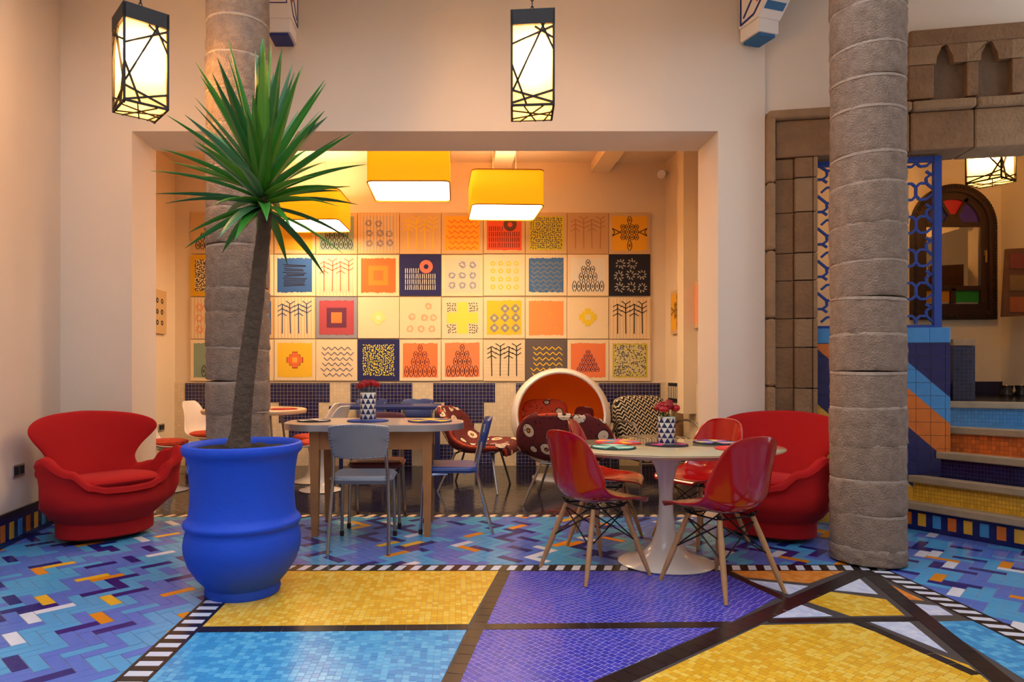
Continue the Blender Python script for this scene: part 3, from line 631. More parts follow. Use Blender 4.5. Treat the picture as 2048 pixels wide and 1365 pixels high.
def lantern(name, loc, rz, w, h, label, chain, seed):
    t = thing(name, loc, rz, label, 'lantern', 'wrought iron lanterns'); rg = random.Random(seed); a = w / 2
    m2 = MB()
    for sx_ in (-1, 1):
        for sy_ in (-1, 1): m2.box((sx_ * a, sy_ * a, h / 2), (.012, .012, h))
    for z in (.006, h - .006):
        for s in (-1, 1): m2.box((0, s * a, z), (w, .012, .012)); m2.box((s * a, 0, z), (.012, w, .012))
    m2.build('frame', iron, t)
    m2 = MB()
    for s in (-1, 1): m2.box((0, s * a, h - .04), (w + .014, .014, .08)); m2.box((s * a, 0, h - .04), (.014, w + .014, .08))
    m2.box((0, 0, h + .003), (w + .014, w + .014, .008)); m2.build('top_band', iron, t)
    for q in range(4):
        cs, sn_ = math.cos(q * math.pi / 2), math.sin(q * math.pi / 2); rt = lambda x, y, z: (x * cs - y * sn_, x * sn_ + y * cs, z)
        g = MB(); g.add([rt(-a + .006, -a + .008, .01), rt(a - .006, -a + .008, .01), rt(a - .006, -a + .008, h - .08), rt(-a + .006, -a + .008, h - .08), rt(-a + .006, -a + .011, .01), rt(a - .006, -a + .011, .01), rt(a - .006, -a + .011, h - .08), rt(-a + .006, -a + .011, h - .08)], [(0, 1, 2, 3), (7, 6, 5, 4)]); g.build('glass_pane', lglass, t)
        pts = [(-a, h * .62, a, h * .83), (-a, h * .14, a, h * .03), (-a * .95, h * .2, a * .55, h * .86), (a * .1, h * .86, a, h * .7), (-a, h * .42, -a * .3, h * .02), (-a, h * .02, a, h * .16), (a * .4, h * .86, a, h * .58)]
        if q % 2: pts = [(-x0, z0, -x1, z1_) for x0, z0, x1, z1_ in pts]
        b = MB()
        for x0, z0, x1, z1_ in pts: b.bar(rt(x0, -a, z0 + rg.uniform(-.02, .02)), rt(x1, -a, z1_), .011, .011)
        b.build('lattice_bar', iron, t)
    g = MB(); g.box((0, 0, .004), (w - .014, w - .014, .004)); g.build('base_pane', lglass, t)
    b = MB()
    for x0, y0, x1, y1 in ((-a, -.5 * a, a, .3 * a), (-a, .6 * a, a, -.2 * a), (-.4 * a, -a, .2 * a, a), (.5 * a, -a, -.6 * a, a), (.6 * a, a, a, -.6 * a)): b.bar((x0, y0, -.002), (x1, y1, -.002), .007, .007)
    b.build('base_lattice', iron, t)
    g = MB(); g.lathe([(0, h * .5), (.018, h * .5 + .006), (.028, h * .5 + .03), (.022, h * .5 + .055), (.012, h * .5 + .08), (0, h * .5 + .08)], 14); g.build('bulb', bulb_m, t, smooth=True)
    g = MB(); g.tube([(0, 0, h * .5 + .08), (0, 0, h)], .01, 8); g.build('bulb_holder', iron, t)
    c = MB(); ztop = h + .01
    k = 0
    while k * .035 < chain:
        z0 = ztop + k * .035; ring = [(math.cos(u) * .009 * (1 if k % 2 else 0), math.cos(u) * .009 * (0 if k % 2 else 1), z0 + .022 + math.sin(u) * .022) for u in [i * math.pi / 4 for i in range(9)]]
        c.tube(ring, .003, 5, cap=False); k += 1
    c.build('chain', iron, t)
    return t
lantern('hanging_lantern', (-1.842, 3.985, 2.667), R(40), .235, .55, 'black iron lantern glowing beside the yucca against the left wall', TOP - 2.667 - .56, 1)
lantern('hanging_lantern', (.452, 4.05, 2.68), R(-5), .24, .55, 'black iron lantern hanging alone above the alcove opening', TOP - 2.68 - .56, 2)
lantern('hanging_lantern', (4.66, 5.95, 2.79), R(30), .26, .42, 'black iron lantern in the upper hall beside the arched mirror', 3.55 - 2.79 - .43, 3)
# ================================================================== YELLOW PENDANT SHADES
shade_m = mat('yellow_shade', (246, 176, 20), .7, emit=(255, 168, 8), estr=.8, var=.05)
diff_m = mat('shade_diffuser', (255, 246, 220), .6, emit=(255, 226, 184), estr=19.0)
def rrect(a, r, n=6):
    o = []
    for cx, cy, s in ((a - r, a - r, 0), (-a + r, a - r, 90), (-a + r, -a + r, 180), (a - r, -a + r, 270)):
        for k in range(n + 1): t = R(s + 90 * k / n); o.append((cx + r * math.cos(t), cy + r * math.sin(t)))
    return o
def pendant(x, y, z, w, h, rz, label):
    t = thing('pendant_lamp', (x, y, z), rz, label, 'lamp', 'yellow box pendants'); a = w / 2; p = rrect(a, .06); n = len(p)
    m2 = MB(); m2.add([(u, v, 0) for u, v in p] + [(u, v, h) for u, v in p], [(i, (i + 1) % n, (i + 1) % n + n, i + n) for i in range(n)]); m2.build('shade', shade_m, t, smooth=True, solid=.006)
    for zz in (.004, h - .004):
        m2 = MB(); m2.tube([(u * 1.004, v * 1.004, zz) for u, v in p + p[:1]], .006, 6, cap=False); m2.build('trim_ring', mat('shade_trim', (150, 86, 10), .7), t, smooth=True)
    q = rrect(a - .008, .055); m2 = MB(); m2.prism(q, .012, .018, FLAT); m2.build('diffuser', diff_m, t)
    m2 = MB()
    for s in (-.12, .12): m2.tube([(s, 0, h * .5), (s, 0, AZ - z)], .0025, 5)
    m2.bar((-.12, 0, h * .5), (.12, 0, h * .5), .006); m2.build('suspension_cable', mat('cable', (200, 180, 150), .5), t)
    return t
def place(pxl, pxr, py, Dn, label, rz=0.0):
    w = (pxr - pxl) * Dn / F_PX; X, Z = at((pxl + pxr) / 2, py, Dn)
    pendant(X, Dn + w / 2, Z, w, w * .5, rz, label)
place(733, 899, 363, 6.15, 'deep yellow square pendant shade half hidden by the alcove lintel')
place(942, 1086, 410, 6.75, 'bright yellow square pendant shade hanging beside the donut canvas', R(2))
place(554, 680, 440, 7.35, 'yellow square pendant shade hanging just behind the yucca leaves', R(-3))
# ================================================================== CANVASES
INK = {}
def ink(c):
    if c not in INK: INK[c] = mat('ink_%d_%d_%d' % c, c, .75)
    return INK[c]
BLK, NVY, CRM, BEI, WHT = (34, 28, 32), (38, 40, 96), (240, 216, 176), (214, 178, 128), (232, 222, 202)
YEL, OCH, COR, ORG, BLU, GRY = (246, 200, 44), (222, 168, 30), (238, 112, 78), (240, 130, 70), (44, 88, 150), (150, 148, 160)
SAGE, LIME, RED, PUR, ROSE, BRN = (140, 158, 136), (206, 188, 50), (228, 84, 48), (104, 44, 76), (182, 74, 84), (190, 130, 86)
SC = .5      # canvas edge
def strokes(parent, segs, col, name, lvl):
    m2 = MB(); e = -.0335 - .0012 * lvl
    for x0, y0, x1, y1, w_ in segs:
        d = Vector((x1 - x0, y1 - y0)); d = d / (d.length or 1); nn = Vector((-d.y, d.x)) * w_ * (.8 if w_ < .0165 else .5)
        q = [(x0 - nn.x, y0 - nn.y), (x1 - nn.x, y1 - nn.y), (x1 + nn.x, y1 + nn.y), (x0 + nn.x, y0 + nn.y)]
        m2.add([(u * SC, e * 1.0, v * SC) for u, v in q], [(0, 1, 2, 3)])
    o = m2.build(name, ink(col), parent); o['kind'] = 'stuff'; return o
def poly_on(parent, polys, col, name, lvl):
    m2 = MB(); e = -.0335 - .0012 * lvl
    for p in polys: m2.add([(u * SC, e, v * SC) for u, v in ccw(p)], [tuple(range(len(p)))])
    o = m2.build(name, ink(col), parent)
    if len(polys) > 1: o['kind'] = 'stuff'
    return o
def patch(parent, col, rg, x0=-.42, x1=.42, z0=-.42, z1=.42, rough=.02):
    n = 22; top = [(x0 + (x1 - x0) * i / n, z1 + rg.uniform(-rough, rough * .4)) for i in range(n + 1)]; bot = [(x1 - (x1 - x0) * i / n, z0 + rg.uniform(-rough * .4, rough)) for i in range(n + 1)]
    polys = [[top[i], top[i + 1], bot[n - i - 1], bot[n - i]] for i in range(n)]
    return poly_on(parent, polys, col, 'colour_ground', 0)
def m_trees(p, c, rg, l=1):
    s = []
    for x in (-.3, -.1, .1, .3):
        s.append((x, -.38, x + rg.uniform(-.02, .02), .34, .016))
        for k in range(3):
            z = .12 + k * .11; s.append((x, z, x - .11, z + .07 * (1 if x in (-.1, .3) else -1) , .013)); s.append((x, z, x + .11, z + .07 * (1 if x in (-.1, .3) else -1), .013))
    strokes(p, s, c, 'tree_motif', l)
def m_zig(p, c, rg, l=1, n=6, w_=.018):
    s = []
    for r_ in range(n):
        z = .32 - r_ * .64 / (n - 1); x = -.36 + rg.uniform(-.03, .06); k = 0
        while x < .34:
            dz = .075; a, b = (z, z - dz) if k % 2 == 0 else (z - dz, z)
            s.append((x, a, x + .078, b, w_)); x += .078; k += 1
    strokes(p, s, c, 'zigzag_motif', l)
def m_conf(p, c, rg, l=1, ok=None, n=17, w_=.016):
    s = []
    for i in range(n):
        for j in range(n):
            x, z = -.38 + .76 * (i + .5) / n + rg.uniform(-.015, .015), -.38 + .76 * (j + .5) / n + rg.uniform(-.015, .015)
            if ok and not ok(x, z): continue
            a = rg.uniform(0, 3.14); dx, dz = math.cos(a) * .019, math.sin(a) * .019
            s.append((x - dx, z - dz, x + dx, z + dz, w_))
    strokes(p, s, c, 'dash_motif', l)
def m_pyr(p, c, rg, l=1, tiers=((-.4, -.14, 7), (-.14, .06, 4), (.06, .22, 3), (.22, .38, 1)), x0=0.0):
    s = []
    for z0, z1, n in tiers:
        hw_ = .055 * n; h = z1 - z0
        for k in range(n):
            cx = x0 - hw_ + .11 * (k + .5)
            for sg in (-1, 1): s += [(cx + sg * .012, z0, cx + sg * .05, z0 + h * .33, .011), (cx + sg * .05, z0 + h * .33, cx + sg * .05, z0 + h * .62, .011), (cx + sg * .05, z0 + h * .62, cx + sg * .012, z1, .011)]
            s += [(cx, z0 + h * .36, cx - .02, z0 + h * .5, .01), (cx - .02, z0 + h * .5, cx, z0 + h * .64, .01), (cx, z0 + h * .64, cx + .02, z0 + h * .5, .01), (cx + .02, z0 + h * .5, cx, z0 + h * .36, .01)]
    strokes(p, s, c, 'stepped_diamond_motif', l)
def m_ros(p, c, rg, l=1, spots=None, r=.085, n=14, jit=.012, name='rosette_motif'):
    s = []
    for x, z in (spots or [(a, b) for a in (-.2, .03, .26) for b in (.24, 0, -.24)]):
        for k in range(n):
            a = 2 * math.pi * k / n; r0 = r * .5 + rg.uniform(-jit, jit); r1 = r + rg.uniform(-jit, jit); b = a + .25
            s.append((x + r0 * math.cos(a), z + r0 * math.sin(a), x + r1 * math.cos(b), z + r1 * math.sin(b), r * .22))
    strokes(p, s, c, name, l)
def cross_poly(cx, cz, u):
    q = [(1, 3), (1, 2), (2, 2), (2, 1), (3, 1), (3, -1), (2, -1), (2, -2), (1, -2), (1, -3)]
    pts = [(x, z) for x, z in q] + [(-x, z) for x, z in q[::-1]]
    return pts, cx, cz, u
def m_cross(p, c, rg, l, spots, u, hole=None):
    polys = []
    for cx, cz in spots:
        for x0, x1, z0, z1 in ((-1, 1, -3, 3), (-2, -1, -2, 2), (1, 2, -2, 2), (-3, -2, -1, 1), (2, 3, -1, 1)): polys.append([(cx + x0 * u, cz + z0 * u), (cx + x1 * u, cz + z0 * u), (cx + x1 * u, cz + z1 * u), (cx + x0 * u, cz + z1 * u)])
    poly_on(p, polys, c, 'stepped_cross_motif', l)
    if hole: poly_on(p, [[(cx - u, cz - u), (cx + u, cz - u), (cx + u, cz + u), (cx - u, cz + u)] for cx, cz in spots], hole, 'cross_centre', l + 1)
def sq(p, c, h, l, name='square_motif'): poly_on(p, [[(-h, -h), (h, -h), (h, h), (-h, h)]], c, name, l)
def m_dash(p, c, rg, l=1):
    s = []
    for j in range(4):
        for i in range(15):
            x = -.36 + i * .051
            if abs(x - .05) < .0: continue
            z1_ = -.36 + j * .135
            if j == 3 and i > 6: continue
            s.append((x, z1_, x + rg.uniform(-.008, .008), z1_ + .115, .017))
    strokes(p, s, c, 'dash_motif', l)
def m_ring(p, c, rg, l, cx=.14, cz=.2, r=.14):
    polys = []
    for k in range(28):
        a, b = 2 * math.pi * k / 28, 2 * math.pi * (k + 1) / 28; r0, r1 = r * .42, r * 1.15
        polys.append([(cx + r0 * math.cos(a), cz + r0 * math.sin(a)), (cx + r1 * math.cos(a), cz + r1 * math.sin(a)), (cx + r1 * math.cos(b), cz + r1 * math.sin(b)), (cx + r0 * math.cos(b), cz + r0 * math.sin(b))])
    poly_on(p, polys, c, 'ring_motif', l)
def m_str(p, c, horizontal=False):
    s = [(-.48 + i * .08, -.485, -.48 + i * .08, .485, .035) for i in range(13)]
    if horizontal: s = [(b, a, d, c_, w_) for a, b, c_, d, w_ in s]
    strokes(p, s, c, 'pale_stripe', .3)
def m_hstrokes(p, c, rg, l):
    strokes(p, [(rg.uniform(-.3, -.2), -.26 + k * .047, rg.uniform(.18, .3), -.26 + k * .047 + rg.uniform(-.03, .03), .016) for k in range(12)], c, 'brush_strokes', l)
def m_crossdiamond(p, c, rg, l):
    m_pyr(p, c, rg, l, tiers=((-.16, -.03, 4), (-.03, .1, 4), (.1, .22, 4)))
    m_pyr(p, c, rg, l, tiers=((.22, .42, 1), (-.42, -.16, 1)))
    s = []
    for sg in (-1, 1): s += [(sg * .23, 0.03, sg * .42, .12, .013), (sg * .23, .03, sg * .42, -.06, .013), (sg * .42, .12, sg * .36, .03, .013), (sg * .36, .03, sg * .42, -.06, .013)]
    strokes(p, s, c, 'diamond_arms', l)
ACC = {(0, 0): ('beige canvas with a small black diamond pyramid', lambda p, g: (m_pyr(p, BLK, g, 1, ((-.4, -.2, 5), (-.2, .0, 3), (0, .18, 1)), -.1)), BEI),
 (0, 1): ('beige canvas with orange brush strokes behind the column', lambda p, g: (m_zig(p, COR, g, 1)), BEI),
 (0, 2): ('ochre canvas with tiny pale dots behind a pendant', lambda p, g: (patch(p, OCH, g), m_ros(p, YEL, g, 1, [(-.2, -.2), (.1, -.1), (.3, -.25), (-.3, 0), (.0, .05)], .012, 6, .002, 'dot_motif')), BEI),
 (0, 3): ('sage canvas with a wide black diamond pyramid', lambda p, g: (patch(p, SAGE, g), m_pyr(p, BLK, g, 1, ((-.38, -.16, 7), (-.16, .06, 5), (.06, .26, 2)))), BEI),
 (0, 4): ('striped beige canvas with smudged grey rosettes', lambda p, g: (m_str(p, (226, 190, 142)), patch(p, (188, 172, 150), g), m_ros(p, (120, 116, 136), g, 1, [(-.24, .24), (.0, .22), (-.22, .0), (.04, 0), (.26, -.02), (-.22, -.25), (.04, -.25), (.28, -.24)])), BEI),
 (0, 5): ('beige canvas with bright yellow branching trees', lambda p, g: m_trees(p, (248, 206, 40), g), BEI),
 (0, 6): ('amber canvas with fine orange zigzags', lambda p, g: (patch(p, (246, 176, 32), g), m_zig(p, (232, 110, 34), g, 1, 6, .013)), BEI),
 (0, 7): ('red-orange canvas with black dashes and a dark ring', lambda p, g: (patch(p, RED, g), m_dash(p, BLK, g), m_ring(p, (104, 60, 48), g, 2)), BEI),
 (0, 8): ('lime yellow canvas scattered with navy dashes, top row', lambda p, g: (patch(p, LIME, g), m_conf(p, (44, 62, 84), g, 1, None, 15, .02)), BEI),
 (0, 9): ('tan canvas with faint brown branching trees', lambda p, g: m_trees(p, BRN, g), (206, 164, 116)),
 (0, 10): ('yellow canvas with a black cross made of diamonds', lambda p, g: (patch(p, (244, 178, 36), g), m_crossdiamond(p, BLK, g, 1)), BEI),
 (1, 0): ('ochre canvas with a cream patch of dark dashes', lambda p, g: (patch(p, (238, 214, 160), g, -.38, .38, -.38, .38), m_conf(p, (60, 44, 30), g, 1)), OCH),
 (1, 1): ('cream canvas with a red painted block behind the column', lambda p, g: patch(p, RED, g), CRM),
 (1, 2): ('blue canvas with dark horizontal brush strokes', lambda p, g: (patch(p, BLU, g), m_hstrokes(p, (34, 34, 62), g, 1)), CRM),
 (1, 3): ('striped cream canvas with coral branching trees', lambda p, g: (m_str(p, (228, 196, 150)), patch(p, (208, 196, 172), g), m_trees(p, COR, g)), CRM),
 (1, 4): ('orange canvas with nested squares', lambda p, g: (patch(p, (242, 112, 48), g), sq(p, (246, 140, 40), .24, 1), sq(p, (240, 116, 46), .12, 2)), CRM),
 (1, 5): ('navy canvas with white dashes and a coral ring', lambda p, g: (m_dash(p, WHT, g), m_ring(p, (232, 116, 92), g, 2)), NVY),
 (1, 6): ('off-white canvas with smudged blue rosettes', lambda p, g: (patch(p, (222, 206, 180), g), m_ros(p, (120, 132, 170), g, 1, [(.0, .26), (.25, .25), (-.25, .0), (.0, .0), (.25, 0), (-.25, -.24), (0, -.24), (.25, -.24)])), CRM),
 (1, 7): ('cream canvas with soft yellow dots in rows', lambda p, g: m_ros(p, (246, 212, 60), g, 1, [(a, b) for a in (-.28, -.09, .1, .29) for b in (.28, .1, -.1, -.29)], .06, 12, .004, 'dot_motif'), CRM),
 (1, 8): ('blue canvas with white and black zigzags', lambda p, g: (patch(p, (62, 110, 170), g), m_zig(p, WHT, random.Random(4), 1, 7, .02), m_zig(p, BLK, random.Random(4), 2, 7, .007)), CRM),
 (1, 9): ('off-white canvas with a tall black diamond pyramid', lambda p, g: (patch(p, WHT, g), m_pyr(p, BLK, g)), CRM),
 (1, 10): ('black canvas with eight pale grey star blots', lambda p, g: (m_ros(p, (176, 172, 160), g, 1, [(-.22, .27), (.06, .27), (-.26, -.02), (.02, -.0), (.29, .0), (-.24, -.3), (.04, -.3), (.3, -.3)], .12, 9, .02, 'star_motif')), (28, 28, 46)),
 (2, 0): ('striped cream canvas with coral stars', lambda p, g: (m_str(p, (226, 190, 140)), m_ros(p, COR, g, 1, [(-.28, .26), (-.28, 0), (-.28, -.28), (.0, .26), (0, -.28)], .1, 8, .01, 'star_motif')), CRM),
 (2, 1): ('tan canvas with a blue painted block behind the column', lambda p, g: patch(p, BLU, g, -.42, .44), BEI),
 (2, 2): ('striped cream canvas with dark blue branching trees', lambda p, g: (m_str(p, (228, 192, 140)), m_trees(p, (52, 74, 128), g)), CRM),
 (2, 3): ('grey canvas with a rose block, purple square and orange centre', lambda p, g: (patch(p, ROSE, g), sq(p, PUR, .24, 1), sq(p, (238, 128, 60), .13, 2)), GRY),
 (2, 4): ('cream canvas with a faint pale yellow stepped cross', lambda p, g: m_cross(p, (248, 226, 140), g, 1, [(0, 0)], .055, (250, 236, 190)), CRM),
 (2, 5): ('cream canvas with faint brown rosettes', lambda p, g: m_ros(p, (222, 170, 130), g, 1, [(.2, .28), (-.2, .02), (.1, .0), (.32, 0), (-.25, -.27), (.02, -.27), (.28, -.27)]), CRM),
 (2, 6): ('cream canvas with a yellow cross and black dashes in its corners', lambda p, g: (poly_on(p, [[(-.13, -.38), (.13, -.38), (.13, .38), (-.13, .38)], [(-.38, -.13), (-.13, -.13), (-.13, .13), (-.38, .13)], [(.13, -.13), (.38, -.13), (.38, .13), (.13, .13)]], (244, 220, 84), 'cross_ground', 0), m_conf(p, BLK, g, 1, lambda x, z: abs(x) > .15 and abs(z) > .15, 13, .02)), CRM),
 (2, 7): ('yellow canvas with grey stepped crosses', lambda p, g: (patch(p, (240, 196, 46), g), m_cross(p, (150, 142, 140), g, 1, [(.02, .22), (.27, .22), (-.24, -.01), (.02, 0), (.28, 0), (-.24, -.25), (.02, -.25), (.28, -.25)], .034, (244, 216, 110))), CRM),
 (2, 8): ('plain orange canvas with two faint lighter dots', lambda p, g: (patch(p, (244, 154, 84), g), m_ros(p, (246, 166, 70), g, 1, [(.1, .1), (.25, -.26)], .05, 12, .004, 'dot_motif')), CRM),
 (2, 9): ('cream canvas with one bright yellow stepped cross', lambda p, g: m_cross(p, (240, 204, 34), g, 1, [(0, .02)], .07, (232, 214, 150)), CRM),
 (2, 10): ('striped cream canvas with black branching trees at the row end', lambda p, g: (m_str(p, (230, 196, 146)), m_trees(p, BLK, g)), CRM),
 (3, 0): ('sage canvas with a black diamond pyramid at lower left', lambda p, g: (patch(p, SAGE, g), m_pyr(p, BLK, g, 1, ((-.4, -.12, 6), (-.12, .1, 3), (.1, .26, 1)), .1)), CRM),
 (3, 1): ('plain cream canvas mostly behind the column', lambda p, g: m_str(p, (232, 204, 160)), CRM),
 (3, 2): ('yellow canvas with one orange stepped cross', lambda p, g: (patch(p, (246, 196, 46), g), m_cross(p, (130, 40, 20), g, 1, [(0, 0)], .067), m_cross(p, (240, 116, 62), g, 2, [(0, 0)], .062, (246, 180, 60))), CRM),
 (3, 3): ('cream canvas with slate blue zigzags', lambda p, g: m_zig(p, (92, 98, 128), g), CRM),
 (3, 4): ('navy canvas packed with yellow dashes', lambda p, g: m_conf(p, (236, 222, 70), g, 1, None, 16, .02), NVY),
 (3, 5): ('orange canvas with a dark red diamond pyramid', lambda p, g: (patch(p, ORG, g), m_pyr(p, (120, 30, 28), g)), CRM),
 (3, 6): ('orange canvas with a dark brown diamond pyramid', lambda p, g: (patch(p, (240, 136, 84), g), m_pyr(p, (82, 26, 30), g)), CRM),
 (3, 7): ('cream canvas with black branching trees, bottom row', lambda p, g: (m_str(p, (238, 210, 168), True), m_trees(p, BLK, g)), CRM),
 (3, 8): ('grey canvas with yellow zigzags behind the ball chair', lambda p, g: m_zig(p, (244, 196, 40), g, 1, 6, .022), (104, 92, 92)),
 (3, 9): ('orange canvas with a small purple pyramid', lambda p, g: (patch(p, (242, 128, 74), g), m_pyr(p, PUR, g, 1, ((-.28, -.16, 5), (-.16, -.05, 4), (-.05, .06, 3), (.06, .15, 2), (.15, .25, 1)))), CRM),
 (3, 10): ('lime canvas densely flecked with white and navy dashes', lambda p, g: (patch(p, LIME, g), m_conf(p, WHT, g, 1, None, 17, .024), m_conf(p, (60, 66, 90), random.Random(8), 2, lambda x, z: (int(x * 40) + int(z * 40)) % 2 == 0, 17, .014)), CRM)}
def canvas(loc, rz, label, fn, base, seed, wh=(SC, SC), group='screen-printed canvases in the alcove'):
    t = thing('canvas_print', loc, rz, label, 'canvas', group)
    m2 = MB(); m2.box((0, -.016, 0), (wh[0], .032, wh[1])); m2.build('canvas_body', mat('cloth_%d_%d_%d' % base, base, .9, bump=.1, bscale=300), t, bevel=.003)
    fn(t, random.Random(seed)); return t
x0c, x1c = at(382, 0, YN)[0], at(1300, 0, YN)[0]; pt = (x1c - x0c) / 11
zc = [at(0, y, YN - .02)[1] for y in (425.6, 508.6, 594, 679, 762.7)]
rc = random.Random(2)
for (r_, c_), (lab, fn, base) in ACC.items():
    canvas((x0c + pt * (c_ + .5) + rc.uniform(-.003, .003), YN - .001, (zc[r_] + zc[r_ + 1]) / 2 + rc.uniform(-.004, .004)), 0, lab, fn, base, r_ * 20 + c_)
canvas((AXL + .001, 7.73, 1.83), R(90), 'narrow beige canvas with black rosettes on the alcove side wall', lambda p, g: m_ros(p, BLK, g, 1, [(a, b) for a in (-.25, 0, .25) for b in (.25, 0, -.25)], .06, 12, .004), BEI, 5)
canvas((AXR - .001, 7.75, 1.83), R(-90), 'yellow canvas with a black cross on the alcove right wall', lambda p, g: (patch(p, (244, 178, 36), g), m_crossdiamond(p, BLK, g, 1)), BEI, 6)
canvas((AXR - .001, 7.24, 1.85), R(-90), 'striped beige canvas with an orange block on the alcove right wall', lambda p, g: (m_str(p, (226, 200, 160)), patch(p, (242, 120, 60), g, .0, .44)), BEI, 7)
# ================================================================== FURNITURE
chrome = mat('chrome', (200, 200, 205), .18, metal=1.0); dchrome = mat('worn_steel', (150, 145, 140), .32, metal=.9, var=.2, vscale=40)
rubber = mat('rubber', (24, 22, 22), .7)
red_sh = mat('red_fibreglass', (172, 2, 10), .14, coat=.35, var=.06, vscale=6)
beech = mat('beech', (176, 130, 84), .5, var=.25, vscale=20); blackwire = mat('black_wire', (22, 20, 20), .45, metal=.5)
def lerp_path(P, v):
    n = len(P) - 1; f = min(v * n, n - 1e-6); i = int(f); t = f - i
    p0, p1, p2, p3 = P[max(i - 1, 0)], P[i], P[i + 1], P[min(i + 2, n)]
    return [0.5 * ((2 * b) + (c - a) * t + (2 * a - 5 * b + 4 * c - d) * t * t + (3 * b - a - 3 * c + d) * t ** 3) for a, b, c, d in zip(p0, p1, p2, p3)]
# profile of the moulded shell: y forward, z, half width, edge lift up, edge lift forward
SHP = [(.235, .405, .17, .0, 0), (.215, .428, .2, .005, 0), (.13, .425, .226, .022, 0), (.02, .41, .235, .045, .0), (-.09, .412, .236, .07, .01), (-.165, .445, .236, .075, .045), (-.2, .52, .235, .045, .075), (-.222, .62, .222, .01, .075), (-.24, .72, .2, .0, .055), (-.254, .79, .165, -.006, .035), (-.258, .822, .115, -.012, .02)]
def shell_fn(u, v):
    y, z, hw_, lu, lfw = lerp_path(SHP, v); t = 2 * u - 1; e = abs(t) ** 2.2
    return (t * hw_, y + lfw * e, z + lu * e)
shell_mesh = None
def side_chair(x, y, face, label):
    """moulded red shell on dowel legs; face = heading of the sitter"""
    t = thing('shell_chair', (x, y, 0), face - math.pi / 2, label, 'chair', 'red shell chairs')
    m2 = MB(); m2.grid(25, 41, shell_fn); m2.build('shell', red_sh, t, smooth=True, solid=.007)
    tops = [(-.12, .1, .385), (.12, .1, .385), (-.12, -.11, .385), (.12, -.11, .385)]; feet = [(-.21, .22, 0), (.21, .22, 0), (-.21, -.235, 0), (.21, -.235, 0)]
    for a, b in zip(tops, feet):
        A, B = Vector(a), Vector(b); m2 = MB(); m2.tube([A, A + (B - A) * .3, A + (B - A) * .75, B], [.0125, .0155, .0145, .0095], 12); lg = m2.build('leg', beech, t, smooth=True)
        m2 = MB(); m2.tube([A + Vector((0, 0, .02)), A], .013, 8); m2.build('leg_bracket', blackwire, lg)
    P = lambda i, f: Vector(tops[i]) + (Vector(feet[i]) - Vector(tops[i])) * f
    for i, j in ((0, 1), (2, 3), (0, 2), (1, 3)):
        m2 = MB(); m2.tube([P(i, .06), P(j, .5)], .0042, 6); m2.tube([P(j, .06), P(i, .5)], .0042, 6); m2.build('cross_brace', blackwire, t)
    m2 = MB()
    for i, j in ((0, 1), (2, 3), (0, 2), (1, 3)): m2.tube([tops[i], tops[j]], .005, 6)
    for a in tops: m2.tube([a, (a[0] * 1.2, a[1] * 1.05, .41)], .006, 6)
    m2.build('seat_mount', blackwire, t); return t
side_chair(.80, 3.93, R(28), 'glossy red shell chair turned sideways at the front of the oval table')
side_chair(1.41, 3.65, R(116), 'glossy red shell chair showing its back in front of the oval table')
side_chair(1.02, 4.62, R(-18), 'glossy red shell chair tucked behind the oval table near the patterned lounge chair')
side_chair(1.66, 4.66, R(205), 'glossy red shell chair behind the oval table near the red armchair')
# --- tulip dining table
wht_l = mat('white_lacquer', (232, 222, 210), .22, coat=.3)
tb = thing('tulip_table', (1.258, 4.09, 0), 0, 'oval pedestal table with a glass-covered cream top and white tulip base', 'table')
m2 = MB(); m2.lathe([(0, .0), (.275, 0), (.282, .006), (.27, .016), (.2, .035), (.13, .07), (.085, .12), (.058, .2), (.044, .3), (.04, .4), (.046, .5), (.066, .58), (.105, .64), (.16, .668), (0, .668)], 48, sx=1.0, sy=.9); m2.build('pedestal', wht_l, tb, smooth=True)
m2 = MB(); m2.lathe([(0, .668), (.62, .668), (.675, .682), (.688, .69), (.686, .694), (0, .694)], 72, sy=.68); m2.build('table_top', mat('cream_top', (224, 196, 150), .25), tb, smooth=True)
m2 = MB(); m2.lathe([(0, .6945), (.684, .6945), (.689, .697), (.684, .7), (0, .7)], 72, sy=.68); m2.build('glass_top', mat('table_glass', (196, 180, 140), .04, spec=.6), tb, smooth=True)
# --- placemats, vases, roses
def placemat(x, y, z, r, cols, label, sy=1.0):
    t = thing('placemat', (x, y, z), 0, label, 'placemat', 'round woven placemats')
    m2 = MB(); m2.lathe([(0, .0), (r, .0), (r + .003, .004), (r, .008), (0, .008)], 40); m2.build('edge', mat('mat_%d_%d_%d' % cols[0], cols[0], .9), t, smooth=True)
    n = len(cols) * 3
    for k in range(n):
        a0, a1 = 2 * math.pi * k / n, 2 * math.pi * (k + 1) / n
        pts = [(0, 0)] + [((r - .012) * math.cos(a0 + (a1 - a0) * i / 4), (r - .012) * math.sin(a0 + (a1 - a0) * i / 4)) for i in range(5)]
        m2 = MB(); m2.prism(pts, .008, .0105, FLAT); m2.build('woven_wedge', mat('mat_%d_%d_%d' % cols[k % len(cols)], cols[k % len(cols)], .9, bump=.3, bscale=200), t)
mint, pink, teal = (150, 210, 180), (220, 60, 120), (60, 160, 170)
placemat(.92, 4.0, .7, .13, [(30, 70, 60), mint, (200, 226, 200), mint], 'mint woven placemat with a dark rim on the oval table')
placemat(1.02, 4.3, .7, .14, [(230, 70, 50), (240, 190, 40), pink, teal], 'rainbow woven placemat on the oval table')
placemat(1.28, 4.15, .7, .125, [(50, 40, 50), (60, 44, 54), pink], 'dark woven placemat under the rose vase on the oval table')
placemat(1.62, 4.27, .7, .13, [(34, 40, 44), (200, 120, 180), (220, 200, 90), (120, 110, 190)], 'speckled violet placemat with a dark rim on the oval table')
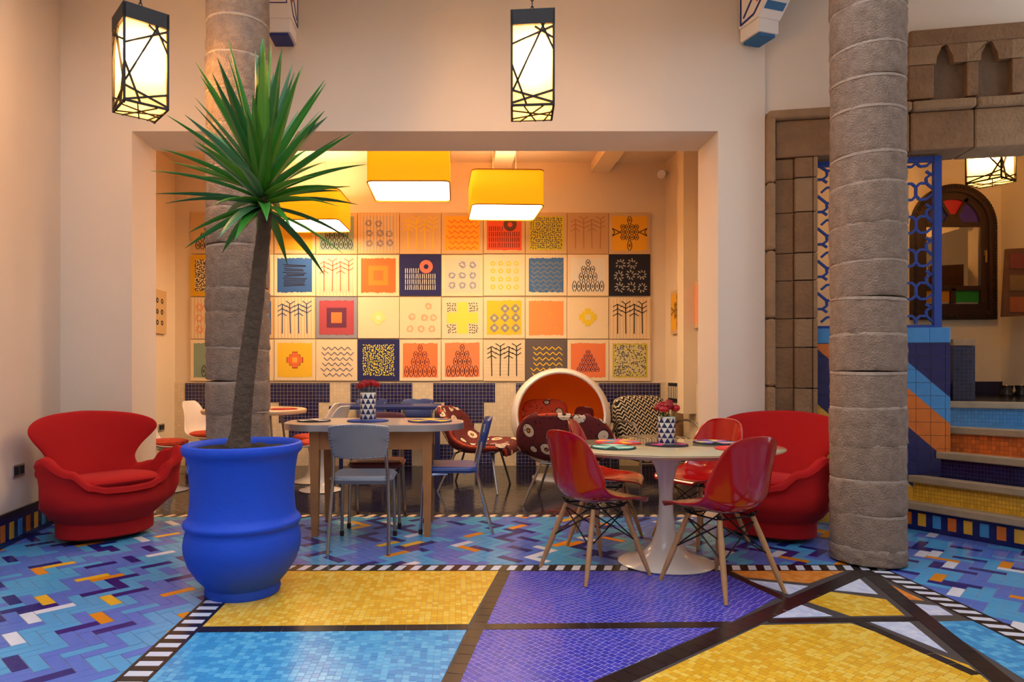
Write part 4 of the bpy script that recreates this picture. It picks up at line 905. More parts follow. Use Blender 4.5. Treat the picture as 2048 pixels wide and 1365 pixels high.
placemat(1.62, 3.93, .7, .12, [(232, 64, 54), (236, 74, 60)], 'plain coral placemat on the oval table')
nv, cr = mat('vase_navy', (34, 44, 92), .3), mat('vase_cream', (232, 224, 206), .3)
rosem = [mat('rose_red_a', (150, 5, 14), .6, var=.2, vscale=40), mat('rose_red_b', (176, 10, 24), .6, var=.2, vscale=40)]
green = mat('rose_green', (74, 112, 58), .6, var=.3, vscale=20)
def vase(x, y, z, r, h, n, label, rlabel, grp, leafy):
    t = thing('vase', (x, y, z), 0, label, 'vase', 'triangle patterned vases')
    m2 = MB(); m2.lathe([(0, 0), (r * .96, 0), (r, .004), (r, h - .004), (r * .97, h), (r * .9, h), (r * .9, h * .3), (0, h * .3)], 36); m2.build('body', cr, t, smooth=True)
    rows_, ns = 5, 9; m2 = MB(); rr_ = r + .0012
    for j in range(rows_):
        z0, z1_ = .006 + (h - .012) * j / rows_, .006 + (h - .012) * (j + 1) / rows_
        for k in range(ns):
            a0 = 2 * math.pi * (k + .5 * (j % 2)) / ns; a1 = a0 + 2 * math.pi / ns * .96; S_ = 4
            for i in range(S_):
                f0, f1 = i / S_, (i + 1) / S_; w0, w1 = (1 - f0) / 2, (1 - f1) / 2; am = (a0 + a1) / 2; da = a1 - a0
                za, zb_ = z0 + (z1_ - z0) * f0, z0 + (z1_ - z0) * f1
                q = [(am - da * w0, za), (am, za), (am + da * w0, za), (am + da * w1, zb_), (am, zb_), (am - da * w1, zb_)]
                m2.add([(rr_ * math.cos(a), rr_ * math.sin(a), zz) for a, zz in q], [(0, 1, 4, 5), (1, 2, 3, 4)])
    m2.build('navy_triangles', nv, t)
    rg = random.Random(int(x * 100))
    for k in range(n):
        a = k * 2.4; d = r * .25 + r * 1.0 * math.sqrt(k / n); bx, by, bz = d * math.cos(a), d * math.sin(a), h + .035 + .03 * (1 - k / n) + rg.uniform(-.008, .008)
        ro = thing('rose', (x + bx * .3, y + by * .3, z + h * .5), 0, rlabel, 'flower', grp)
        m2 = MB(); top = Vector((bx * .7, by * .7, bz - h * .5))
        m2.tube([(0, 0, -.03), tuple(top * .6), tuple(top)], .0025, 6); m2.build('stem', green, ro)
        m2 = MB()
        for q, (rp, hh) in enumerate(((.027, .03), (.021, .036), (.013, .04))):
            m2.lathe([(.004, 0), (rp * .8, .006), (rp, .018), (rp * 1.02, hh * .8), (rp * .8, hh), (rp * .7, hh * .8)], 14, c=tuple(top - Vector((0, 0, .01))), fn=lambda p, an, ii: p + Vector((math.cos(an) * .003 * math.sin(an * 3 + q * 2) * ii / 3, math.sin(an) * .003 * math.sin(an * 3 + q * 2) * ii / 3, .003 * math.sin(an * 5 + q) * (ii > 2))))
        m2.build('bloom', rosem[k % 2], ro, smooth=True)
        m2 = MB()
        for s in range(2 if leafy else 1):
            b_ = a + 1.2 + s * 2.2; L = .05 if leafy else .03; o_ = top * .55; dd_ = Vector((math.cos(b_), math.sin(b_), .25)); sd_ = Vector((-math.sin(b_), math.cos(b_), 0)) * L * .28
            m2.add([o_, o_ + dd_ * L * .5 + sd_, o_ + dd_ * L, o_ + dd_ * L * .5 - sd_], [(0, 1, 2, 3)])
        m2.build('leaf', green, ro, solid=.001)
vase(1.28, 4.15, .7105, .052, .165, 8, 'navy and cream triangle vase of roses on the oval glass-topped table', 'red rose in the vase on the oval glass-topped table', 'roses on the oval table', True)
# --- wooden table
wood = mat('table_wood', (168, 112, 62), .5, var=.25, vscale=12); zinc = mat('zinc_edge', (176, 170, 168), .35, metal=.6, var=.15, vscale=12)
wt = thing('wooden_table', (-.59, 5.0, 0), 0, 'wooden table with tapered legs and a metal-edged rounded top', 'table')
def stadium(a, b, r, n=8): 
    o = []
    for cx, cy, s in ((a - r, b - r, 0), (-a + r, b - r, 90), (-a + r, -b + r, 180), (a - r, -b + r, 270)):
        for k in range(n + 1): t_ = R(s + 90 * k / n); o.append((cx + r * math.cos(t_), cy + r * math.sin(t_)))
    return o
m2 = MB(); m2.prism(stadium(.645, .36, .3), .738, .782, FLAT); m2.build('table_top', zinc, wt, smooth=True)
m2 = MB(); m2.prism(stadium(.632, .347, .29), .782, .7835, FLAT); m2.build('top_surface', mat('laminate', (196, 176, 160), .18), wt)
for sx_ in (-1, 1):
    for sy_ in (-1, 1):
        m2 = MB(); x_, y_ = sx_ * .39, sy_ * .25; m2.add([(x_ - .035, y_ - .035, .738), (x_ + .035, y_ - .035, .738), (x_ + .035, y_ + .035, .738), (x_ - .035, y_ + .035, .738), (x_ - .022, y_ - .022, 0), (x_ + .022, y_ - .022, 0), (x_ + .022, y_ + .022, 0), (x_ - .022, y_ + .022, 0)], [(3, 2, 1, 0), (4, 5, 6, 7)][::-1] + [(0, 1, 5, 4), (1, 2, 6, 5), (2, 3, 7, 6), (3, 0, 4, 7)]); m2.build('leg', wood, wt)
for sy_ in (-1, 1): m2 = MB(); m2.box((0, sy_ * .265, .672), (.72, .02, .13)); m2.build('apron', wood, wt)
for sx_ in (-1, 1): m2 = MB(); m2.box((sx_ * .405, 0, .672), (.02, .44, .13)); m2.build('apron', wood, wt)
TZ = .7835
vase(-.645, 5.0, TZ + .0105, .057, .2, 10, 'navy and cream triangle vase of roses on the wooden table', 'red rose in the vase on the wooden table', 'roses on the wooden table', False)
placemat(-.645, 5.0, TZ, .15, [(40, 60, 130), (50, 72, 150), (60, 80, 160)], 'blue woven placemat under the vase on the wooden table')
placemat(-1.04, 5.0, TZ, .12, [(40, 34, 34), (220, 210, 200)], 'black and white checked placemat on the wooden table')
placemat(-.19, 4.98, TZ, .16, [(44, 50, 110), (236, 190, 40)], 'yellow and navy woven placemat on the wooden table')
# --- tubular kitchen chairs
def kitchen_chair(x, y, face, colr, label, studs=False, frame=None):
    t = thing('kitchen_chair', (x, y, 0), face - math.pi / 2, label, 'chair', 'tubular kitchen chairs'); v = mat('vinyl_%d_%d_%d' % colr, colr, .35, var=.08, vscale=8); fm = frame or dchrome
    m2 = MB(); m2.prism(stadium(.2, .19, .07), .43, .475, FLAT); m2.build('seat', v, t, smooth=True, bevel=.015)
    m2 = MB(); m2.tube([(u, w_, .452) for u, w_ in stadium(.203, .193, .07) + stadium(.203, .193, .07)[:1]], .006, 6, cap=False); m2.build('seat_piping', v, t, smooth=True)
    for s in (-1, 1):
        m2 = MB(); m2.tube(smooth_path([(s * .17, .02, .425), (s * .175, .14, .42), (s * .178, .185, .38), (s * .182, .2, .2), (s * .185, .21, .02)], 4), .0115, 8); lg = m2.build('leg', fm, t, smooth=True)
        m2 = MB(); m2.tube([(s * .185, .21, 0), (s * .185, .21, .035)], .015, 8); m2.build('rubber_foot', rubber, lg)
        m2 = MB(); m2.tube(smooth_path([(s * .19, -.3, .0), (s * .188, -.255, .15), (s * .18, -.2, .38), (s * .175, -.19, .47), (s * .168, -.215, .6), (s * .16, -.25, .775)], 5), .0115, 8); m2.build('leg', fm, t, smooth=True)
    m2 = MB(); m2.tube([(-.175, -.1, .42), (.175, -.1, .42)], .009, 8); m2.tube([(-.172, .1, .42), (.172, .1, .42)], .009, 8); m2.build('seat_rail', fm, t)
    def bk(u, w_):
        tt = 2 * u - 1; zz = .595 + .225 * w_; rr_ = .19 * (1 - .12 * max(0, .5 - w_) * 2); zoff = -.018 * tt * tt * (1 if w_ > .5 else -.5)
        return (tt * rr_, -.225 - .055 * w_ - .03 * (1 - tt * tt) + .012, zz + zoff)
    m2 = MB(); m2.grid(15, 9, bk); bo = m2.build('backrest', v, t, smooth=True, solid=.022, bevel=.004)
    if studs:
        m2 = MB()
        for k in range(22):
            u = k / 21
            for w_ in (.04, .96):
                p = bk(u, w_); m2.box((p[0], p[1] - .013, p[2]), (.007, .005, .007))
        for k in range(1, 10):
            for u in (.02, .98): p = bk(u, k / 10); m2.box((p[0], p[1] - .013, p[2]), (.007, .005, .007))
        m2.build('studs', chrome, bo)
kitchen_chair(-.612, 4.56, R(90), (128, 134, 146), 'pale grey vinyl kitchen chair with a studded back at the wooden table', True)
kitchen_chair(-.60, 5.22, R(-90), (104, 34, 32), 'maroon vinyl kitchen chair tucked under the far side of the wooden table')
kitchen_chair(-.04, 5.0, R(180), (44, 66, 130), 'blue vinyl kitchen chair in profile at the end of the wooden table', False, chrome)
# --- blue metal table and two blue chairs against the rear wall
bl_m = mat('blue_metal', (38, 52, 112), .35)
bt = thing('blue_metal_table', (-.78, 7.75, 0), 0, 'navy metal table with tube legs by the rear mosaic wall', 'table')
m2 = MB(); m2.box((0, 0, .75), (1.22, .6, .04)); m2.build('table_top', bl_m, bt, bevel=.008)
for sx_ in (-1, 1):
    for sy_ in (-1, 1): m2 = MB(); m2.tube([(sx_ * .57, sy_ * .26, .73), (sx_ * .57, sy_ * .26, 0)], .024, 10); m2.build('leg', bl_m, bt, smooth=True)
m2 = MB(); m2.tube([(.57, -.26, .6), (.57, .26, .6)], .012, 8); m2.build('stretcher', bl_m, bt)
for i, x_ in enumerate((-1.02, -.46)): kitchen_chair(x_, 8.0, R(-90), (40, 56, 120), ('navy kitchen chair behind the vase at the blue table', 'navy kitchen chair beside the patterned lounge chair at the blue table')[i])
# --- white tulip chairs with red cushions and the round table on the left
kil = mat('kilim_red', (188, 62, 34), .9, var=.5, vscale=22)
def tulip_chair(x, y, face, label, back=True):
    t = thing('tulip_chair', (x, y, 0), face - math.pi / 2, label, 'chair', 'white tulip chairs')
    m2 = MB(); m2.lathe([(0, 0), (.2, 0), (.205, .006), (.15, .02), (.08, .05), (.045, .11), (.034, .2), (.034, .3), (.05, .37), (.1, .41), (0, .41)], 32); m2.build('pedestal', wht_l, t, smooth=True)
    P_ = [(.24, .445, .19, .0, 0), (.16, .43, .225, .01, 0), (.0, .42, .24, .03, 0), (-.13, .44, .235, .05, .02), (-.2, .53, .21, .03, .06), (-.235, .66, .17, .0, .06), (-.27, .78, .13, 0, .03), (-.285, .82, .09, 0, .015)]
    def fn(u, v):
        y_, z_, hw_, lu, lfw = lerp_path(P_, v); tt = 2 * u - 1; e = abs(tt) ** 2.2; return (tt * hw_, y_ + lfw * e, z_ + lu * e)
    m2 = MB(); m2.grid(19, 29, fn); m2.build('shell', wht_l, t, smooth=True, solid=.01)
    m2 = MB(); m2.lathe([(0, .44), (.17, .44), (.2, .455), (.2, .475), (.16, .49), (0, .492)], 28); m2.build('cushion', kil, t, smooth=True)
tulip_chair(-1.5, 7.12, R(175), 'white tulip chair with a red cushion behind the wooden table leg')
tulip_chair(-1.31, 6.6, R(160), 'white tulip chair with a red cushion nearest the wooden table')
tulip_chair(-2.8, 6.6, R(10), 'white tulip chair with a kilim cushion beside the alcove jamb')
tulip_chair(-2.72, 7.5, R(-20), 'white tulip chair against the cream mosaic corner')
lt = thing('round_table', (-2.02, 6.85, 0), 0, 'round pale wood table on thin metal legs behind the stone column', 'table')
m2 = MB(); m2.lathe([(0, .73), (.5, .73), (.51, .745), (.51, .765), (.5, .772), (0, .772)], 48); m2.build('table_top', mat('pale_wood', (206, 176, 140), .45, var=.15, vscale=14), lt, smooth=True)
for k in range(4):
    a = math.pi / 4 + k * math.pi / 2; m2 = MB(); m2.tube([(.3 * math.cos(a), .3 * math.sin(a), .73), (.4 * math.cos(a), .4 * math.sin(a), 0)], .012, 8); m2.build('leg', dchrome, lt, smooth=True)
placemat(-1.7, 6.75, .772, .13, [(180, 40, 30), (210, 70, 40), (60, 30, 34)], 'red woven placemat on the round table behind the column')
placemat(-2.3, 6.75, .772, .13, [(190, 44, 30), (60, 30, 34)], 'red and black woven placemat on the round table by the tulip chairs')
# --- suzani lounge chairs
def suzani(name, ground):
    m = bpy.data.materials.new(name); m.use_nodes = True; nt = m.node_tree; b = nt.nodes['Principled BSDF']; b.inputs['Roughness'].default_value = .9
    tc = nt.nodes.new('ShaderNodeTexCoord'); v = nt.nodes.new('ShaderNodeTexVoronoi'); v.inputs['Scale'].default_value = 6.6; v.inputs['Randomness'].default_value = .4; nt.links.new(tc.outputs['Object'], v.inputs['Vector'])
    rp = nt.nodes.new('ShaderNodeValToRGB'); rp.color_ramp.interpolation = 'CONSTANT'; nt.links.new(v.outputs['Distance'], rp.inputs[0]); el = rp.color_ramp.elements
    el[0].position = 0; el[0].color = lin((200, 120, 40)); el[1].position = .1; el[1].color = lin((60, 20, 22))
    for p_, c_ in ((.16, (226, 196, 160)), (.38, (44, 18, 20)), (.43, ground)): e = el.new(p_); e.color = lin(c_)
    v2 = nt.nodes.new('ShaderNodeTexVoronoi'); v2.inputs['Scale'].default_value = 26; nt.links.new(tc.outputs['Object'], v2.inputs['Vector'])
    r2 = nt.nodes.new('ShaderNodeValToRGB'); r2.color_ramp.interpolation = 'CONSTANT'; nt.links.new(v2.outputs['Distance'], r2.inputs[0]); q = r2.color_ramp.elements
    q[0].color = (0.25, .25, .25, 1); q[1].position = .22; q[1].color = (1, 1, 1, 1)
    mx = nt.nodes.new('ShaderNodeMix'); mx.data_type = 'RGBA'; mx.blend_type = 'MULTIPLY'; mx.inputs[0].default_value = 1; nt.links.new(rp.outputs[0], mx.inputs[6]); nt.links.new(r2.outputs[0], mx.inputs[7]); nt.links.new(mx.outputs[2], b.inputs['Base Color'])
    MATS[name] = m; return m
suz = suzani('suzani_cloth', (104, 28, 24)); suz2 = suzani('suzani_orange', (196, 70, 30))
# profile: y forward, z, half width, lift, forward wrap
LP = [(.36, .36, .30, .0, 0), (.34, .42, .34, .01, 0), (.2, .41, .38, .03, 0), (.0, .38, .4, .07, 0), (-.16, .4, .4, .12, .03), (-.26, .5, .4, .1, .1), (-.32, .64, .37, .04, .12), (-.36, .75, .3, .0, .1), (-.375, .79, .2, -.02, .06)]
def lounge(x, y, face, label, m_):
    t = thing('lounge_chair', (x, y, 0), face - math.pi / 2, label, 'chair', 'suzani lounge chairs')
    def fn(u, v):
        y_, z_, hw_, lu, lfw = lerp_path(LP, v); tt = 2 * u - 1; e = abs(tt) ** 2; return (tt * hw_, y_ + lfw * e, z_ + lu * e)
    m2 = MB(); m2.grid(23, 33, fn); m2.build('upholstered_shell', m_, t, smooth=True, solid=.07)
    m2 = MB(); m2.tube([fn(0, j / 20) for j in range(21)] + [fn(i / 12, 1) for i in range(1, 13)] + [fn(1, 1 - j / 20) for j in range(1, 21)], .016, 8); m2.build('rim_piping', suz2, t, smooth=True)
    for sx_ in (-1, 1):
        for yy, tilt in ((.2, .08), (-.16, -.14)):
            m2 = MB(); m2.tube([(sx_ * .2, yy, .36), (sx_ * .33, yy + tilt, .0)], .011, 8); m2.build('leg', dchrome, t, smooth=True)
    m2 = MB(); m2.tube([(-.2, .2, .355), (.2, .2, .355)], .01, 8); m2.tube([(-.2, -.16, .355), (.2, -.16, .355)], .01, 8); m2.build('seat_frame', dchrome, t)
lounge(.2, 6.75, R(-15), 'floral suzani lounge chair in profile beside the blue kitchen chair', suz)
lounge(.98, 5.98, R(70), 'floral suzani lounge chair seen from behind in front of the ball chair', suz)
# --- ball chair
bc = thing('ball_chair', (1.12, 7.35, 0), R(-7), 'white ball chair with an orange padded interior', 'chair')
RB = .535; ZB = .65; tilt = R(9)
def ball(r0, nlat, a0, a1):
    m2 = MB(); prof = []
    for i in range(nlat + 1):
        a = a0 + (a1 - a0) * i / nlat; prof.append((r0 * math.sin(a), r0 * math.cos(a)))
    m2.lathe(prof, 48); M = Matrix.Translation((0, 0, ZB)) @ Matrix.Rotation(R(90) - tilt, 4, 'X')   # open side to -Y, tipped up
    m2.v = [tuple(M @ Vector(p)) for p in m2.v]; return m2
op = R(61)
b1 = ball(RB, 24, op, math.pi); b1.f = [f for f in b1.f if len(f) == 4]; b1.build('shell', wht_l, bc, smooth=True)
b2 = ball(RB - .03, 24, op + .02, math.pi); b2.f = [f for f in b2.f if len(f) == 4]; b2.build('lining', mat('orange_felt', (255, 150, 28), .9), bc, smooth=True)
b3 = MB(); M = Matrix.Translation((0, 0, ZB)) @ Matrix.Rotation(R(90) - tilt, 4, 'X')
b3.tube([M @ Vector(((RB - .014) * math.sin(op) * math.cos(k * math.pi / 24), (RB - .014) * math.sin(op) * math.sin(k * math.pi / 24), (RB - .014) * math.cos(op))) for k in range(49)], .016, 8, cap=False); b3.build('rim', wht_l, bc, smooth=True)
m2 = MB(); m2.lathe([(0, 0), (.3, 0), (.3, .012), (.08, .04), (.06, .13), (0, .13)], 32); m2.build('swivel_base', wht_l, bc, smooth=True)
def cushion(loc, dims, rx, rz, m_, name, label, group=None):
    o = bpy.data.objects.new(name, None)
    m2 = MB()
    def fn(u, v):
        a = 2 * math.pi * u; b_ = math.pi * (v - .5); e = lambda c, p_: math.copysign(abs(c) ** p_, c)
        return (dims[0] * e(math.cos(b_), .6) * e(math.cos(a), .5), dims[1] * e(math.sin(b_), 1.0), dims[2] * e(math.cos(b_), .6) * e(math.sin(a), .5))
    m2.grid(32, 13, fn, closed_u=True); o = m2.build(name, m_, None, smooth=True, loc=loc); o.rotation_euler = (rx, 0, rz); return tag(o, label, 'cushion', group)
cushion((.98, 7.5, .66), (.25, .07, .19), R(-18), R(-4), suz2, 'cushion', 'floral suzani cushion lying inside the ball chair')
cushion((1.38, 7.4, .62), (.11, .06, .15), R(-18), R(-30), suz, 'cushion', 'dark floral cushion leaning at the side inside the ball chair')
# --- zigzag armchair
zz = bpy.data.materials.new('zigzag_cloth'); zz.use_nodes = True; nt = zz.node_tree; b = nt.nodes['Principled BSDF']; b.inputs['Roughness'].default_value = .9
tc = nt.nodes.new('ShaderNodeTexCoord'); sp_ = nt.nodes.new('ShaderNodeSeparateXYZ'); nt.links.new(tc.outputs['Object'], sp_.inputs[0])
def mth(op_, a, b_=None):
    n_ = nt.nodes.new('ShaderNodeMath'); n_.operation = op_
    for i, q in enumerate((a, b_)):
        if q is None: continue
        if isinstance(q, (int, float)): n_.inputs[i].default_value = q
        else: nt.links.new(q, n_.inputs[i])
    return n_.outputs[0]
xy = mth('ADD', sp_.outputs['X'], mth('MULTIPLY', sp_.outputs['Y'], .7)); tri = mth('PINGPONG', mth('MULTIPLY', xy, 1.0), .035)
val = mth('FRACT', mth('MULTIPLY', mth('ADD', mth('ADD', sp_.outputs['Z'], mth('MULTIPLY', sp_.outputs['Y'], .5)), mth('MULTIPLY', tri, 1.3)), 21.0)); stp_ = mth('GREATER_THAN', val, .62)
mx = nt.nodes.new('ShaderNodeMix'); mx.data_type = 'RGBA'; nt.links.new(stp_, mx.inputs[0]); mx.inputs[6].default_value = lin((26, 22, 22)); mx.inputs[7].default_value = lin((226, 206, 166)); nt.links.new(mx.outputs[2], b.inputs['Base Color'])
za = thing('zigzag_armchair', (2.1, 7.2, 0), R(15), 'black and cream zigzag armchair with tubular arms in the alcove corner', 'chair')
def rbox(m2, c, d, rx=0.0):
    def fn(u, v):
        a = 2 * math.pi * u; b_ = math.pi * (v - .5); e = lambda q, p_: math.copysign(abs(q) ** p_, q)
        p = Vector((d[0] / 2 * e(math.cos(b_), .35) * e(math.cos(a), .35), d[1] / 2 * e(math.cos(b_), .35) * e(math.sin(a), .35), d[2] / 2 * e(math.sin(b_), .45)))
        return Vector(c) + Matrix.Rotation(rx, 3, 'X') @ p
    return m2.grid(36, 15, fn, closed_u=True)
m2 = MB(); rbox(m2, (0, 0, .34), (.66, .66, .26)); m2.build('seat_cushion', zz, za, smooth=True)
m2 = MB(); rbox(m2, (0, .3, .62), (.62, .18, .52), R(-14)); m2.build('back_cushion', zz, za, smooth=True)
for s in (-1, 1):
    m2 = MB(); m2.tube(smooth_path([(s * .36, .3, 0), (s * .36, .28, .4), (s * .36, .15, .6), (s * .36, -.15, .62), (s * .36, -.3, .5), (s * .36, -.33, .25), (s * .36, -.33, 0)], 5), .012, 8); m2.build('arm_frame', dchrome, za, smooth=True)
m2 = MB(); m2.tube([(-.36, -.3, .22), (.36, -.3, .22)], .01, 8); m2.tube([(-.36, .29, .22), (.36, .29, .22)], .01, 8); m2.build('seat_rail', dchrome, za)
# --- red wing armchairs
felt = mat('red_felt', (174, 2, 4), .95, var=.08, vscale=3)
def keyed(th, keys):
    th = abs(th)
    for (a, v0), (b_, v1) in zip(keys, keys[1:]):
        if a <= th <= b_:
            t = (th - a) / (b_ - a); t = t * t * (3 - 2 * t); return v0 + (v1 - v0) * t
    return keys[-1][1]
ZR = [(0, .46), (60, .455), (78, .475), (96, .565), (112, .595), (130, .495), (146, .40), (160, .375), (180, .37)]
RR = [(0, .43), (50, .41), (70, .42), (90, .47), (106, .54), (118, .55), (134, .48), (150, .44), (180, .42)]
def wing_chair(x, y, rz, label):
    t = thing('wing_armchair', (x, y, 0), rz, label, 'armchair', 'red wing armchairs'); t.scale = (.95, .95, 1.0); sxx, syy = 1.0, .80
    def fn(u, v):
        th = (u * 360) - 180; zr, rr_ = keyed(th, ZR), keyed(th, RR); a = R(th) + math.pi / 2
        k = v * 15
        rb = .33
        prof = [(rb, .13), (rb + .05, .17), (.44 * .55 + rr_ * .45, .25), (rr_ * .9 + .03, .33), (rr_ * .96, .33 + (zr - .33) * .35), (rr_ * .99, .33 + (zr - .33) * .7), (rr_ + .012, zr - .03), (rr_, zr), (rr_ - .035, zr + .012), (rr_ - .075, zr - .012), (rr_ - .095, .33 + (zr - .33) * .72), (rr_ - .12, .33 + (zr - .33) * .4), (min(rr_ - .14, .33), .355), (.24, .335), (.12, .335), (.0, .335)]
        i = min(int(k), 14); f = k - i; p, q = prof[i], prof[i + 1]; r_, z_ = p[0] + (q[0] - p[0]) * f, p[1] + (q[1] - p[1]) * f
        lean = .10 * max(0, z_ - .4) * max(0, math.cos(R(th))) * 2
        return (r_ * sxx * math.cos(a), r_ * syy * math.sin(a) + lean * .6, z_)
    m2 = MB(); m2.grid(132, 31, fn, closed_u=True); m2.build('shell', felt, t, smooth=True)
    BW = [(.33, .38, .1), (.44, .34, .095), (.52, .32, .09), (.60, .365, .085), (.68, .44, .08), (.735, .475, .075), (.785, .455, .07), (.825, .37, .06), (.85, .23, .05), (.862, .04, .02)]
    def bf(u, v):
        z_, w_, th_ = lerp_path(BW, v); an = 2 * math.pi * u; e = math.copysign(abs(math.cos(an)) ** .8, math.cos(an)); x_ = e * w_
        return (x_, .23 + .22 * (z_ - .36) - .8 * x_ * x_ + th_ / 2 * math.sin(an), z_)
    m2 = MB(); m2.grid(56, 37, bf, closed_u=True); m2.build('back', felt, t, smooth=True)
    m2 = MB(); m2.lathe([(0, .03), (.325, .03), (.34, .04), (.34, .16), (0, .16)], 48, sy=.76); m2.build('skirt', felt, t, smooth=True)
    m2 = MB(); m2.lathe([(0, 0), (.24, 0), (.24, .03), (0, .03)], 32, sy=.7); m2.build('plinth', rubber, t)
    m2 = MB()
    def cf(u, v):
        a = 2 * math.pi * u; b_ = math.pi * (v - .5); e = lambda q, p_: math.copysign(abs(q) ** p_, q)
        return (.33 * e(math.cos(b_), .5) * e(math.cos(a), .75), -.06 + .27 * e(math.cos(b_), .5) * e(math.sin(a), .75), .40 + .045 * math.sin(b_) + .03 * (.27 * math.sin(a)) * -1)
    m2.grid(40, 13, cf, closed_u=True); m2.build('seat_cushion', felt, t, smooth=True)
wing_chair(-2.45, 4.78, R(54), 'red felt wing armchair in the corner by the wall socket')
wing_chair(2.19, 4.8, R(-54), 'red felt wing armchair half hidden behind the stone column')
# ================================================================== PORTAL FURNISHINGS
blue_i = mat('blue_iron', (26, 62, 142), .4)
gr = thing('iron_grille', tuple(pp(.37, PZ, -.12)), math.atan2(PD.y, PD.x), 'blue wrought iron grille of star lattice on the tiled parapet', 'grille')
GW, GH = .86, 1.29
m2 = MB(); m2.box((GW, 0, GH / 2), (.05, .04, GH)); m2.build('post', blue_i, gr)
m2 = MB(); m2.box((.0, 0, GH / 2), (.03, .03, GH)); m2.build('post', blue_i, gr)
m2 = MB(); m2.box((GW / 2, 0, GH - .02), (GW, .03, .04)); m2.build('top_rail', blue_i, gr)
m2 = MB(); m2.box((GW / 2, 0, .012), (GW, .03, .024)); m2.build('bottom_rail', blue_i, gr)
cw = .275; k8 = [(.5 + .5 * math.cos(R(22.5 + 45 * k)) * .62, .5 + .5 * math.sin(R(22.5 + 45 * k)) * .62) for k in range(8)]
for i in range(3):
    for j in range(5):
        ox, oz = .03 + i * cw, .03 + j * .25; q = lambda p: (min(ox + p[0] * cw, GW - .01), 0, min(oz + p[1] * .25, GH - .02)); m2 = MB()
        star = [(.5 + (.37 if k % 2 == 0 else .27) * math.cos(R(22.5 * k)), .5 + (.37 if k % 2 == 0 else .27) * math.sin(R(22.5 * k))) for k in range(16)]
        for k in range(16):
            if k not in (1, 9): m2.bar(q(star[k]), q(star[(k + 1) % 16]), .017)
        for e_, f_ in (((.24, .76), (.0, 1.0)), ((.76, .24), (1.0, .0)), ((.76, .76), (.9, .9)), ((.24, .24), (.1, .1))): m2.bar(q(e_), q(f_), .017)
        for e_, f_ in (((.5, 0), (.5, .13)), ((.5, .87), (.5, 1)), ((0, .5), (.13, .5)), ((.87, .5), (1, .5))): m2.bar(q(e_), q(f_), .018)
        m2.build('star_lattice', blue_i, gr)
# arched mirror on the hall wall
walnut = mat('dark_walnut', (52, 32, 22), .45, var=.35, vscale=18)
mx_, mz = at(1903.5, 640, 7.19); mr = thing('arched_mirror', (mx_, 7.199, mz), 0, 'dark carved wooden arched mirror with stained glass fan on the hall wall', 'mirror')
HW, SH, = .44, .98        # half width, spring height
def arch(w_, base, spring, n=24): return [(-w_, base), (w_, base)] + [(w_ * math.cos(math.pi * k / n), spring + w_ * math.sin(math.pi * k / n)) for k in range(n + 1)]
XZ = lambda u, v, q: (u, -q, v)
def ring(name, o_, i_, b_, q0, q1, m_):
    A, B = arch(o_, b_[0], SH), arch(i_, b_[1], SH); n = len(A); m2 = MB()
    vs = [XZ(u, v, q0) for u, v in A] + [XZ(u, v, q0) for u, v in B] + [XZ(u, v, q1) for u, v in A] + [XZ(u, v, q1) for u, v in B]; fs = []
    for i in range(n):
        j = (i + 1) % n; fs += [(2 * n + i, 2 * n + j, 3 * n + j, 3 * n + i), (i, j, 2 * n + j, 2 * n + i), (n + j, n + i, 3 * n + i, 3 * n + j)]
    m2.add(vs, fs); return m2.build(name, m_, mr)
ring('outer_frame', HW, .36, (0, .09), .0, .06, walnut); ring('inner_frame', .36, .285, (.09, .165), .0, .035, walnut)
rope = MB(); A = arch(.415, .03, SH, 40); pts = []
for i in range(len(A)):
    a, b_ = Vector(A[i]), Vector(A[(i + 1) % len(A)]); n = max(1, int((b_ - a).length / .028))
    for k in range(n): pts.append(a + (b_ - a) * k / n)
for i, p in enumerate(pts):
    d = (pts[(i + 1) % len(pts)] - p).normalized(); nn = Vector((-d.y, d.x)); s, e = p - nn * .018 - d * .012, p + nn * .018 + d * .012; rope.bar((s.x, -.064, s.y), (e.x, -.064, e.y), .013, .012)
rope.build('rope_carving', walnut, mr)
m2 = MB(); m2.box((0, -.02, 1.0), (.58, .03, .045)); m2.build('transom', walnut, mr)
m2 = MB(); m2.box((0, -.02, .33), (.58, .03, .05)); m2.box((0, -.02, .25), (.05, .03, .16)); m2.build('lower_rail', walnut, mr)
m2 = MB(); m2.box((0, -.014, .665), (.57, .006, .63)); m2.build('mirror_glass', mat('mirror_glass', (235, 232, 225), .03, metal=1.0), mr)
for i, c in enumerate(((30, 40, 130), (170, 30, 40), (70, 50, 140))):
    a0, a1 = R(180 - 60 * i), R(120 - 60 * i); pl = [(.09 * math.cos(a0), .0 + .09 * math.sin(a0))] + [(.285 * math.cos(a0 + (a1 - a0) * k / 8), .285 * math.sin(a0 + (a1 - a0) * k / 8)) for k in range(9)] + [(.09 * math.cos(a1), .09 * math.sin(a1))]
    m2 = MB(); m2.prism([(u, v + 1.02) for u, v in pl], .01, .016, XZ); m2.build('stained_pane', mat('glass_%d' % i, c, .12), mr)
    if i: m2 = MB(); m2.bar((.08 * math.cos(a0), -.02, 1.02 + .08 * math.sin(a0)), (.29 * math.cos(a0), -.02, 1.02 + .29 * math.sin(a0)), .03, .03); m2.build('fan_bar', walnut, mr)
m2 = MB(); m2.prism([(.09 * math.cos(R(180 * k / 10)), 1.02 + .09 * math.sin(R(180 * k / 10))) for k in range(11)], .005, .03, XZ); m2.build('fan_hub', walnut, mr)
for s, c, nme in ((-1, (190, 130, 40), 'amber'), (1, (40, 130, 50), 'green')): m2 = MB(); m2.box((s * .155, -.013, .25), (.25, .006, .13)); m2.build('stained_pane', mat('pane_' + nme, c, .15), mr)
